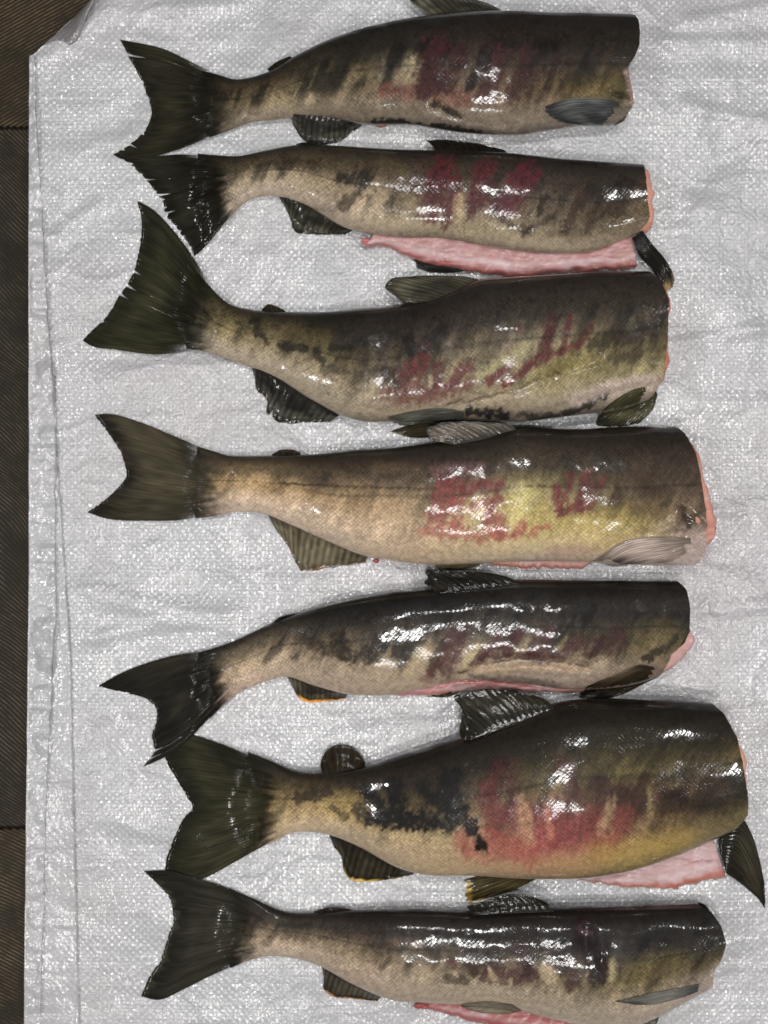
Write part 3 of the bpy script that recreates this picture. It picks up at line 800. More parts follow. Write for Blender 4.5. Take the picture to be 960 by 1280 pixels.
# ---- fish, from the top of the picture down; outlines give each fish its own true place and size
FISH.append(dict(
  grooves=[([(541,134),(580,150),(640,160)],8,-.0025),([(760,118),(788,122)],7,-.003)],
  bars=0.8, label='topmost salmon, dark brown bars, fin tip cut by the picture edge, no pink flesh showing',
  st=[(252,88,262,172,.12),(272,93,284,164,.45),(295,99,310,154,.85),(334,90,340,150,1),(370,69,372,147,1),(411,49,415,148,1),(449,36,452,155,1),(508,23,510,156,1),(575,15,580,166,1),(629,13,637,169,1),(700,15,690,163,1),(750,16,735,157,1),(783,17,768,157,1)],
  cut=[(0,0),(.04,8),(.12,13),(.35,16),(.45,12),(.55,4),(.62,4),(.75,10),(.85,18),(.93,14),(1,0)], flesh=[(0,-3),(.5,-3),(.6,1),(.9,1),(1,-2)], fleshcol=(150,120,110),
  fin=(34,31,23), pepper=.5,
  grad=[(280,[(0,(40,34,24)),(.35,(88,78,50)),(.7,(122,110,80)),(1,(150,136,106))]),
        (450,[(0,(28,24,17)),(.25,(46,40,28)),(.5,(98,88,60)),(.75,(128,115,86)),(1,(105,95,75))]),
        (620,[(0,(34,27,20)),(.3,(52,42,32)),(.55,(84,68,50)),(.75,(105,88,62)),(.9,(132,120,97)),(1,(95,86,72))]),
        (780,[(0,(32,26,19)),(.4,(50,42,28)),(.7,(88,78,42)),(1,(125,116,104))])],
  strokes=[((152,142,116),.8,22,[(505,98),(516,82)]),((122,70,55),.7,18,[(484,113),(540,116),(587,122)]),((72,34,32),.95,30,[(545,60),(534,108)]),((68,34,31),.9,19,[(578,64),(556,108)]),
    ((42,28,23),.85,13,[(608,63),(587,106)]),((78,38,34),.9,19,[(630,66),(605,120)]),((68,35,30),.9,20,[(660,72),(640,120)]),((60,36,28),.6,8,[(668,91),(661,120)]),((58,40,30),.7,8,[(697,70),(682,113)]),((58,40,30),.7,6,[(714,74),(700,113)]),
    ((108,95,45),.6,18,[(715,111),(765,104)]),((35,28,22),.7,7,[(541,130),(576,146)]),((28,24,20),.8,9,[(468,153),(541,158),(600,168)]),((150,136,124),.7,9,[(786,90),(788,128)]),((30,25,20),.8,6,[(770,118),(786,124)]),((42,36,25),.6,26,[(440,70),(420,95)]),((48,42,30),.5,16,[(380,95),(400,110)])],
  parts=[('fin',dict(name='tail_fin',base=[(262,93),(268,168)],tip=[(148,49),(160,72),(171,92),(184,125),(188,139),(184,154),(167,174),(139,191)],lead=[(242,79),(207,62)],trail=[(220,188),(185,197),(152,199)],col=(34,32,24),palecol=(50,48,35),zb=.008,rays=34,jag=.05,slits=[(.12,.2,.012),(.86,.12,.008)],edgecol=(44,40,30),edgew=.05)),
    ('fin',dict(name='anal_fin',base=[(362,140),(400,142),(455,147)],tip=[(366,156),(379,176),(389,182),(419,180),(452,158)],lead=[],trail=[],col=(38,36,32),palecol=(70,68,60),zb=.013,rays=14,jag=.08,notch=.08)),
    ('fin',dict(name='dorsal_fin',base=[(548,24),(590,20),(632,17)],tip=[(511,0),(516,-8),(545,-14),(575,-8),(610,4)],lead=[(528,13)],trail=[(622,10)],col=(46,44,36),palecol=(92,88,76),zb=.022,zt=.012,rays=13)),
    ('fin',dict(name='adipose_fin',base=[(340,94),(372,76)],tip=[(334,86),(346,77),(362,70)],lead=[],trail=[],col=(34,30,22),zb=.012,zt=.009,rays=5,jag=.01,notch=0,drape=False)),
    ('fin',dict(name='pectoral_fin',base=[(779,129),(777,146)],tip=[(679,134),(682,142),(700,152),(722,156)],lead=[(760,125),(720,123),(695,128)],trail=[(765,157),(742,157)],col=(52,54,54),palecol=(98,98,96),zb=.01,own=True,rays=16,jag=.03,edgecol=(24,22,20),edgew=.3)),
    ('blob',dict(name='vent',px=476,py=156,z=.010,rx=7,ry=3,rz=4,col=(135,88,74)))]))

FISH.append(dict(
  bars=0.7, label='second salmon from the top, maroon blotches and a long pink open belly flap',
  st=[(250,192,262,300,.10),(272,194,285,274,.4),(295,195,305,254,.85),(332,188,337,245,1),(374,181,380,256,1),(422,182,430,284,1),(490,186,492,296,1),(555,188,552,298,1),(634,191,640,313,1),(712,199,700,317,1),(760,202,742,314,1),(803,205,796,293,1)],
  cut=[(0,0),(.3,3),(.6,7),(.8,12),(.9,8),(1,0)], flesh=[(0,3),(.1,8),(.35,11),(.6,9),(.85,10),(1,18)], fleshcol=(205,140,118),
  fin=(32,30,22), pepper=.5,
  grad=[(290,[(0,(45,40,28)),(.3,(84,76,52)),(.6,(155,142,114)),(1,(178,162,134))]),
        (400,[(0,(36,31,22)),(.3,(82,72,48)),(.5,(145,132,102)),(.8,(165,150,122)),(1,(168,152,124))]),
        (520,[(0,(38,32,25)),(.3,(78,68,52)),(.6,(124,110,84)),(.85,(156,142,106)),(1,(120,108,85))]),
        (680,[(0,(36,31,25)),(.3,(70,60,48)),(.6,(110,98,75)),(.8,(120,108,75)),(.92,(156,142,110)),(1,(130,118,92))]),
        (800,[(0,(38,32,25)),(.4,(70,60,45)),(.7,(92,80,55)),(1,(145,132,102))])],
  strokes=[((98,42,43),.95,32,[(551,210),(540,260)]),((96,42,43),.9,22,[(566,230),(560,272)]),((96,40,43),.95,26,[(606,214),(597,252)]),((102,42,47),.95,30,[(657,219),(634,258)]),((90,42,42),.7,16,[(586,266),(600,256)]),((80,40,38),.7,10,[(520,228),(512,236)]),
    ((50,40,30),.75,9,[(682,247),(675,269)]),((70,54,40),.75,16,[(728,244),(707,286)]),((70,54,40),.6,11,[(752,248),(735,286)]),((78,66,44),.7,8,[(622,272),(642,284),(664,288)]),((60,50,36),.6,20,[(780,235),(770,262)]),((62,52,38),.6,8,[(655,292),(690,270)]),
    ((46,40,28),.8,14,[(428,222),(458,225)]),((70,64,54),.7,13,[(449,240),(428,257)]),((105,98,88),.6,9,[(392,261),(417,265)]),((84,74,52),.7,9,[(494,240),(486,255)]),((60,52,38),.6,14,[(350,205),(392,208)]),((165,150,118),.7,12,[(575,245),(572,275)]),((92,84,58),.5,18,[(480,205),(500,215)])],
  parts=[('flap',dict(name='belly_flap',upper=[(470,288),(546,288),(594,296),(647,303),(695,307),(750,300),(790,292)],lower=[(456,309),(478,308),(507,319),(546,331),(594,340),(638,346),(695,341),(756,338),(796,333)],col=(200,142,142),rimcol=(172,84,78),z0=.010,z1=.008)),
    ('fin',dict(name='tail_fin',base=[(258,194),(270,294)],tip=[(140,194),(156,203),(175,220),(188,235),(201,254),(203,267),(216,282),(230,300),(241,322)],lead=[(226,193),(180,196)],trail=[(262,302),(252,313)],col=(30,29,22),palecol=(46,45,34),zb=.008,rays=30,jag=.09,notch=.09,slits=[(.3,.15,.01),(.45,.2,.012),(.6,.18,.01)],edgecol=(40,38,30),edgew=.05)),
    ('fin',dict(name='anal_fin',base=[(346,236),(392,254),(446,286)],tip=[(356,258),(362,273),(367,290),(385,294),(430,294)],lead=[(349,247)],trail=[],col=(38,36,30),palecol=(82,80,68),zb=.011,rays=15,jag=.08,notch=.08,edgecol=(64,56,42),edgew=.06)),
    ('fin',dict(name='dorsal_fin',base=[(545,192),(590,194),(640,196)],tip=[(531,174),(545,173),(565,174),(594,178),(630,187)],lead=[(540,182)],trail=[],col=(30,27,22),zb=.022,zt=.012,rays=11,jag=.12,notch=.1)),
    ('fin',dict(name='pelvic_fin',base=[(572,322),(590,336)],tip=[(503,326),(506,331),(535,341)],lead=[(550,322)],trail=[(575,340)],col=(30,30,26),zb=.006,rays=9,jag=.1,drape=False)),
    ('fin',dict(name='adipose_fin',base=[(372,188),(402,188)],tip=[(366,182),(378,178),(396,178)],lead=[],trail=[],col=(30,26,20),zb=.012,zt=.009,rays=5,jag=.01,notch=0,drape=False)),
    ('fin',dict(name='pectoral_fin',base=[(790,298),(803,288)],tip=[(823,354),(832,366),(840,362),(844,352)],lead=[(800,321),(814,336)],trail=[(817,307),(830,322),(840,339)],col=(24,22,18),palecol=(34,30,24),zb=.018,rays=13,jag=.04,edgecol=(150,128,86),edgew=.16)),
    ('blob',dict(name='vent',px=459,py=302,z=.009,rx=8,ry=4,rz=4,col=(176,108,104)))]))

FISH.append(dict(
  grooves=[([(570,506),(640,489),(700,466),(745,448)],10,-.0025),([(700,510),(750,494),(800,482)],9,-.003)],
  bars=0.6, label='third salmon from the top, upswept tail, crimson hooked streaks and yellow flank',
  st=[(246,340,232,436,.10),(262,358,250,438,.4),(284,378,271,444,.85),(315,387,307,457,1),(365,390,350,475,1),(407,390,390,500,1),(444,386,440,524,1),(493,382,490,527,1),(535,372,535,526,1),(570,360,590,525,1),(600,349,650,527,1),(642,346,690,523,1),(706,342,730,518,1),(760,339,775,512,1),(809,339,806,500,1)],
  cut=[(0,0),(.08,12),(.25,21),(.5,20),(.7,19),(.85,18),(1,4)], flesh=[(0,1),(.1,7),(.25,8),(.45,3),(.6,5),(.75,7),(.88,6),(1,-2)], fleshcol=(190,90,70),
  fin=(42,40,28), pepper=.5,
  grad=[(270,[(0,(55,50,32)),(.35,(108,98,62)),(.6,(138,127,92)),(1,(172,158,132))]),
        (400,[(0,(32,28,20)),(.25,(50,44,30)),(.45,(95,86,54)),(.65,(128,118,92)),(1,(154,143,114))]),
        (520,[(0,(38,32,26)),(.3,(56,48,39)),(.5,(90,82,62)),(.75,(124,110,82)),(.92,(138,123,94)),(1,(80,72,60))]),
        (680,[(0,(44,38,31)),(.3,(62,55,43)),(.5,(124,115,90)),(.7,(134,125,84)),(.85,(155,144,108)),(1,(110,100,80))]),
        (820,[(0,(44,38,30)),(.3,(62,54,40)),(.55,(85,78,50)),(.75,(122,114,70)),(.9,(168,153,132)),(1,(90,80,65))])],
  strokes=[((155,150,112),.7,13,[(600,470),(655,434)]),((145,134,72),.7,26,[(689,466),(742,440)]),
    ((112,48,44),.85,22,[(501,472),(527,451)]),((115,58,48),.8,20,[(490,491),(530,492),(580,482)]),((95,45,42),.85,14,[(548,457),(544,481)]),((105,48,44),.85,14,[(587,455),(565,481)]),((112,48,46),.9,9,[(606,479),(634,459)]),((112,48,46),.9,10,[(632,479),(655,462),(674,446)]),
    ((95,42,42),.85,13,[(676,451),(689,408)]),((98,44,44),.85,8,[(702,438),(711,400)]),((98,44,44),.85,10,[(721,432),(740,408)]),((105,46,45),.7,8,[(655,462),(700,440),(724,430)]),((82,40,40),.7,9,[(689,392),(690,402)]),((88,44,44),.6,7,[(646,408),(648,416)]),((80,44,42),.6,9,[(527,428),(534,432)]),
    ((35,34,26),.85,13,[(510,423),(514,438)]),((66,56,40),.75,16,[(486,465),(492,478)]),((58,50,34),.75,22,[(746,430),(817,410)]),((62,54,38),.6,16,[(770,448),(800,440)]),((162,152,126),.8,6,[(538,472),(538,482)],.4,3),
    ((34,34,37),.85,11,[(590,514),(634,520)]),((50,48,45),.7,8,[(651,520),(700,521)]),((46,42,40),.8,11,[(708,516),(760,494)]),((188,175,162),.8,13,[(718,500),(760,484),(815,474)]),((88,70,48),.6,3,[(560,505),(640,488),(700,465)],.5,4),
    ((46,40,27),.8,10,[(352,432),(382,437)]),((44,39,28),.75,12,[(317,400),(330,424)]),((44,39,28),.8,9,[(413,435),(442,436)]),((58,50,36),.7,9,[(457,438),(455,454)]),((58,48,37),.7,12,[(480,440),(477,464)]),((80,74,58),.6,13,[(410,462),(430,464)]),((110,100,56),.6,11,[(362,415),(402,422)]),((40,36,27),.7,12,[(395,440),(402,450)]),((118,106,66),.5,12,[(262,400),(278,416)])],
  parts=[('fin',dict(name='tail_fin',base=[(268,366),(244,440)],tip=[(170,250),(175,273),(172,315),(161,348),(148,369),(138,386),(119,407),(101,424)],lead=[(240,319),(215,286),(190,261)],trail=[(194,443),(144,437),(113,432)],col=(38,37,26),palecol=(58,57,40),zb=.010,rays=36,jag=.035,notch=.03,slits=[(.45,.1,.008),(.55,.12,.01),(.62,.1,.008)],edgecol=(58,54,42),edgew=.05,lift=.0016)),
    ('fin',dict(name='anal_fin',base=[(311,450),(360,478),(424,519)],tip=[(319,474),(320,487),(334,504),(332,516),(344,528),(382,529),(412,528)],lead=[],trail=[],col=(32,31,27),palecol=(76,74,66),zb=.012,rays=16,jag=.08,notch=.08,slits=[(.42,.25,.02)],edgecol=(100,84,56),edgew=.06)),
    ('fin',dict(name='dorsal_fin',base=[(538,382),(575,368),(612,354)],tip=[(505,380),(493,370),(479,358),(485,350),(514,345),(557,344)],lead=[(520,382)],trail=[(590,347)],col=(48,46,38),palecol=(84,80,66),zb=.030,zt=.022,rays=14,jag=.05)),
    ('fin',dict(name='adipose_fin',base=[(330,394),(358,394)],tip=[(327,387),(336,380),(346,383),(356,388)],lead=[],trail=[],col=(40,37,28),zb=.012,zt=.009,rays=5,jag=.01,notch=0,drape=False)),
    ('fin',dict(name='pelvic_fin',base=[(580,514),(580,526)],tip=[(481,522),(489,528),(498,532)],lead=[(547,510),(522,513)],trail=[(560,528),(531,532)],col=(62,62,56),palecol=(100,98,88),zb=.010,own=True,rays=10,jag=.06,edgecol=(120,100,70),edgew=.05)),
    ('fin',dict(name='pelvic_fin',base=[(545,528),(550,542)],tip=[(485,540),(492,542),(510,547)],lead=[(510,532)],trail=[(535,547)],col=(46,40,24),zb=.006,rays=8,jag=.08,edgecol=(120,104,60),edgew=.1,drape=False)),
    ('fin',dict(name='pectoral_fin',base=[(818,482),(822,494)],tip=[(746,520),(744,531),(757,534),(780,533),(798,530)],lead=[(792,487),(766,502)],trail=[(816,512)],col=(52,50,32),palecol=(86,82,58),zb=.012,own=True,rays=14,jag=.04,edgecol=(36,34,22),edgew=.2)),
    ]))

FISH.append(dict(
  grooves=[([(800,668),(868,668)],7,-.003),([(845,640),(868,664)],9,-.003)],
  bars=0.3, label='middle salmon, palest of the seven, straight body with bright red and yellow flank',
  st=[(250,558,244,648,.10),(268,564,268,645,.4),(290,570,294,640,.85),(323,570,327,642,1),(365,569,363,656,1),(402,567,410,677,1),(444,562,450,693,1),(490,559,495,702,1),(536,554,540,706,1),(594,546,600,704,1),(651,533,655,702,1),(714,536,710,702,1),(785,533,790,706,1),(843,533,868,707,1)],
  cut=[(0,0),(.06,7),(.2,14),(.4,14),(.6,15),(.8,13),(.93,10),(1,0)], flesh=[(0,1),(.08,5),(.18,9),(.4,9),(.6,13),(.75,17),(.83,14),(.88,4),(1,3)], fleshcol=(206,140,124),
  fin=(58,52,42), pepper=.3,
  grad=[(290,[(0,(58,50,38)),(.3,(122,106,72)),(.5,(182,156,104)),(.75,(204,182,146)),(1,(208,186,156))]),
        (400,[(0,(46,40,31)),(.3,(88,76,55)),(.5,(155,132,92)),(.7,(194,172,138)),(1,(194,175,144))]),
        (520,[(0,(40,34,28)),(.25,(66,56,44)),(.45,(134,117,86)),(.7,(184,162,120)),(1,(184,162,124))]),
        (660,[(0,(36,31,25)),(.3,(75,66,48)),(.5,(156,145,92)),(.7,(178,162,82)),(.85,(200,180,114)),(1,(178,162,130))]),
        (780,[(0,(38,32,25)),(.3,(64,54,40)),(.5,(95,82,55)),(.72,(158,142,66)),(.85,(180,160,94)),(1,(172,156,130))]),
        (860,[(0,(40,34,27)),(.4,(75,62,46)),(.7,(108,92,70)),(1,(196,178,164))])],
  strokes=[((205,196,134),.8,24,[(657,618),(648,645)]),((222,200,162),.7,10,[(590,640),(602,628)]),
    ((140,60,58),.85,28,[(561,606),(548,645)]),((165,85,75),.75,18,[(535,664),(583,668)]),((125,55,58),.85,15,[(624,607),(583,613)]),((145,65,62),.85,24,[(614,645),(625,662)]),((140,70,66),.8,13,[(627,624),(592,632)]),((168,88,74),.75,13,[(599,672),(625,664)]),((150,66,62),.7,16,[(575,625),(570,655)]),
    ((165,85,70),.85,10,[(653,654),(648,667)]),((170,95,75),.8,8,[(662,667),(684,656)]),((130,55,55),.85,12,[(696,612),(700,640)]),((112,50,50),.85,10,[(713,592),(706,640)]),((115,50,50),.85,12,[(733,590),(724,637)]),((108,52,48),.85,16,[(750,604),(732,631)]),((120,54,52),.7,12,[(700,640),(728,634)]),((82,60,42),.7,13,[(771,612),(766,625)]),((120,112,80),.7,8,[(762,610),(757,630)]),
    ((64,52,38),.8,2.6,[(348,604),(410,607),(465,609)],.6,1.5),((70,56,40),.7,2.6,[(465,609),(545,611)],.6,1.5),((110,94,68),.6,12,[(334,608),(350,612)]),((82,66,48),.7,22,[(795,592),(816,612)]),((96,80,56),.6,14,[(790,630),(815,640)]),((72,58,44),.7,10,[(855,636),(862,655)]),((150,138,116),.6,12,[(840,650),(820,662)]),((110,96,72),.5,14,[(420,600),(455,604)]),((98,84,62),.5,16,[(470,585),(520,588)]),((120,90,90),.5,14,[(545,588),(600,586)]),((150,120,112),.4,16,[(690,690),(740,688)])],
  parts=[('flap',dict(name='belly_flap',upper=[(606,692),(642,690),(690,692),(742,694)],lower=[(604,700),(616,706),(651,709),(700,711),(728,711),(740,704)],col=(206,120,92),rimcol=(196,110,84),z0=.010,z1=.009,nb=14)),
    ('fin',dict(name='tail_fin',base=[(262,563),(258,645)],tip=[(117,519),(136,544),(152,571),(157,594),(148,608),(127,627),(108,640)],lead=[(215,544),(173,527),(132,517)],trail=[(215,651),(173,651),(132,648)],col=(56,51,41),palecol=(80,74,58),zb=.008,rays=34,jag=.02,notch=.015,edgecol=(34,31,26),edgew=.14)),
    ('fin',dict(name='anal_fin',base=[(330,634),(361,648),(415,668),(464,688)],tip=[(348,667),(361,685),(369,704),(377,715),(415,711),(456,704)],lead=[(338,650)],trail=[],col=(74,68,54),palecol=(112,104,84),zb=.012,rays=16,jag=.05,notch=.05,edgecol=(120,86,50),edgew=.06)),
    ('fin',dict(name='dorsal_fin',base=[(568,556),(604,551),(650,541)],tip=[(541,551),(531,540),(531,534),(540,530),(575,526),(616,528)],lead=[(552,553)],trail=[(638,531)],col=(52,49,44),palecol=(96,88,78),zb=.030,zt=.030,rays=13,jag=.06,lift=.001)),
    ('fin',dict(name='adipose_fin',base=[(340,576),(376,574)],tip=[(340,568),(352,562),(366,562),(376,566)],lead=[],trail=[],col=(38,33,26),zb=.012,zt=.009,rays=5,jag=.01,notch=0,drape=False)),
    ('fin',dict(name='pelvic_fin',base=[(590,694),(608,700)],tip=[(541,706),(546,712),(560,713),(580,712)],lead=[(565,697)],trail=[(600,706)],col=(92,84,60),palecol=(118,108,80),zb=.010,rays=9,jag=.05)),
    ('fin',dict(name='pectoral_fin',base=[(871,673),(868,684)],tip=[(740,702),(752,706),(767,709),(790,706)],lead=[(831,671),(799,672),(775,679),(756,691)],trail=[(848,697),(831,704),(810,704)],col=(120,108,98),palecol=(178,160,150),zb=.01,own=True,rays=15,jag=.02,edgecol=(62,56,48),edgew=.38)),
    ('blob',dict(name='vent',px=470,py=701,z=.010,rx=4,ry=3,rz=3,col=(150,72,64)))]))

FISH.append(dict(
  grooves=[([(575,845),(606,832),(645,826),(700,829),(735,834)],9,-.004),([(590,838),(650,835),(720,838)],10,.002)],
  bars=0.8, label='fifth salmon from the top, glossy black back, tail drooping towards lower left',
  st=[(248,816,262,898,.10),(268,810,283,878,.4),(288,803,304,863,.85),(308,794,330,853,.95),(340,779,356,846,1),(387,762,395,858,1),(439,749,445,869,1),(490,740,490,868,1),(531,736,530,860,1),(590,730,585,850,1),(654,724,650,854,1),(715,725,715,862,1),(776,725,780,858,1),(846,726,822,846,1)],
  cut=[(0,0),(.08,10),(.25,17),(.42,20),(.5,22),(.62,18),(.75,6),(.88,4),(1,0)], flesh=[(0,-2),(.12,4),(.35,2),(.48,4),(.56,12),(.7,21),(.82,20),(.92,12),(1,3)], fleshcol=(208,160,158),
  fin=(34,31,26), pepper=.4,
  grad=[(290,[(0,(38,33,27)),(.35,(122,110,84)),(.6,(192,172,138)),(1,(204,178,148))]),
        (400,[(0,(22,20,17)),(.25,(46,42,35)),(.45,(100,90,68)),(.7,(156,140,112)),(1,(174,155,126))]),
        (530,[(0,(22,20,17)),(.25,(40,36,30)),(.5,(85,76,58)),(.7,(140,126,95)),(1,(172,154,120))]),
        (680,[(0,(28,25,21)),(.3,(44,39,33)),(.5,(76,66,53)),(.68,(118,104,80)),(.8,(158,142,116)),(.95,(145,130,108)),(1,(120,105,90))]),
        (840,[(0,(26,24,20)),(.35,(48,42,33)),(.6,(86,79,50)),(.8,(112,100,70)),(1,(122,102,82))])],
  strokes=[((50,42,31),.8,18,[(424,796),(434,820)]),((68,60,44),.7,11,[(407,812),(430,822)]),((48,40,29),.8,20,[(477,799),(465,820)]),((52,44,33),.8,28,[(502,799),(502,818)]),((60,52,39),.7,13,[(527,790),(515,814)]),((70,60,44),.7,15,[(553,805),(540,836)]),
    ((88,46,48),.8,24,[(566,800),(557,838)]),((105,60,58),.6,13,[(545,842),(530,846)]),((80,42,44),.7,14,[(580,790),(575,802)]),((170,160,124),.85,12,[(600,810),(579,838)]),((170,156,125),.7,13,[(530,812),(512,838)]),
    ((88,42,44),.85,13,[(624,799),(594,829)]),((88,42,44),.85,14,[(645,793),(634,814)]),((82,40,42),.85,19,[(684,795),(667,816)]),((80,40,41),.8,15,[(724,803),(697,818)]),((72,38,36),.8,20,[(772,796),(741,814)]),((125,115,80),.7,6,[(708,800),(700,810)]),((134,120,92),.7,6,[(660,802),(654,814)]),((80,44,42),.7,8,[(600,822),(640,818),(690,820)]),
    ((88,70,56),.75,3,[(575,842),(606,830),(645,824),(700,828),(735,832)],.6,3),((180,160,132),.7,9,[(590,838),(650,832),(732,838)]),((92,82,75),.75,7,[(585,845),(640,850),(700,856)],.7,4),((40,33,28),.8,8,[(805,825),(830,812),(846,798)]),((62,54,40),.6,16,[(380,800),(396,806)]),((120,110,66),.4,20,[(800,805),(828,795)])],
  parts=[('flap',dict(name='belly_flap',upper=[(488,864),(527,850),(575,846),(640,850),(735,855)],lower=[(486,869),(510,870),(540,869),(575,866),(645,864),(715,867),(737,862)],col=(200,112,106),rimcol=(190,120,104),z0=.011,z1=.009,nb=14)),
    ('fin',dict(name='tail_fin',base=[(262,810),(272,888)],tip=[(120,859),(134,862),(161,868),(185,876),(193,884),(194,902),(188,922),(191,937),(178,959)],lead=[(241,815),(189,827),(150,842)],trail=[(249,911),(229,931),(205,947)],col=(32,30,25),palecol=(48,45,36),zb=.009,rays=34,jag=.04,notch=.03,slits=[(.86,.12,.012),(.93,.15,.012)],edgecol=(40,37,30),edgew=.05,lift=.0016)),
    ('fin',dict(name='anal_fin',base=[(355,839),(380,847),(435,866)],tip=[(366,860),(374,873),(383,878),(411,877),(432,874)],lead=[],trail=[],col=(42,38,31),palecol=(90,82,68),zb=.012,rays=13,jag=.05,notch=.05,edgecol=(206,138,56),edgew=.16)),
    ('fin',dict(name='dorsal_fin',base=[(545,742),(590,740),(655,731)],tip=[(538,733),(529,728),(534,722),(530,714),(557,712),(606,715)],lead=[],trail=[(634,721)],col=(26,24,21),palecol=(44,40,34),zb=.026,zt=.020,rays=12,jag=.05)),
    ('fin',dict(name='adipose_fin',base=[(342,786),(376,772)],tip=[(339,781),(348,772),(362,768),(374,766)],lead=[],trail=[],col=(24,21,18),zb=.013,zt=.010,rays=5,jag=.01,notch=0,drape=False)),
    ('fin',dict(name='pelvic_fin',base=[(560,862),(574,866)],tip=[(518,866),(524,870),(540,872)],lead=[(545,863)],trail=[(560,871)],col=(52,40,24),zb=.008,rays=8,jag=.05,drape=False)),
    ('fin',dict(name='pectoral_fin',base=[(817,834),(824,846)],tip=[(733,858),(721,872),(735,874),(752,874)],lead=[(803,831),(773,842)],trail=[(805,855),(778,868)],col=(40,33,24),palecol=(72,60,46),zb=.012,own=True,rays=14,jag=.04,edgecol=(26,23,18),edgew=.3)),
    ]))

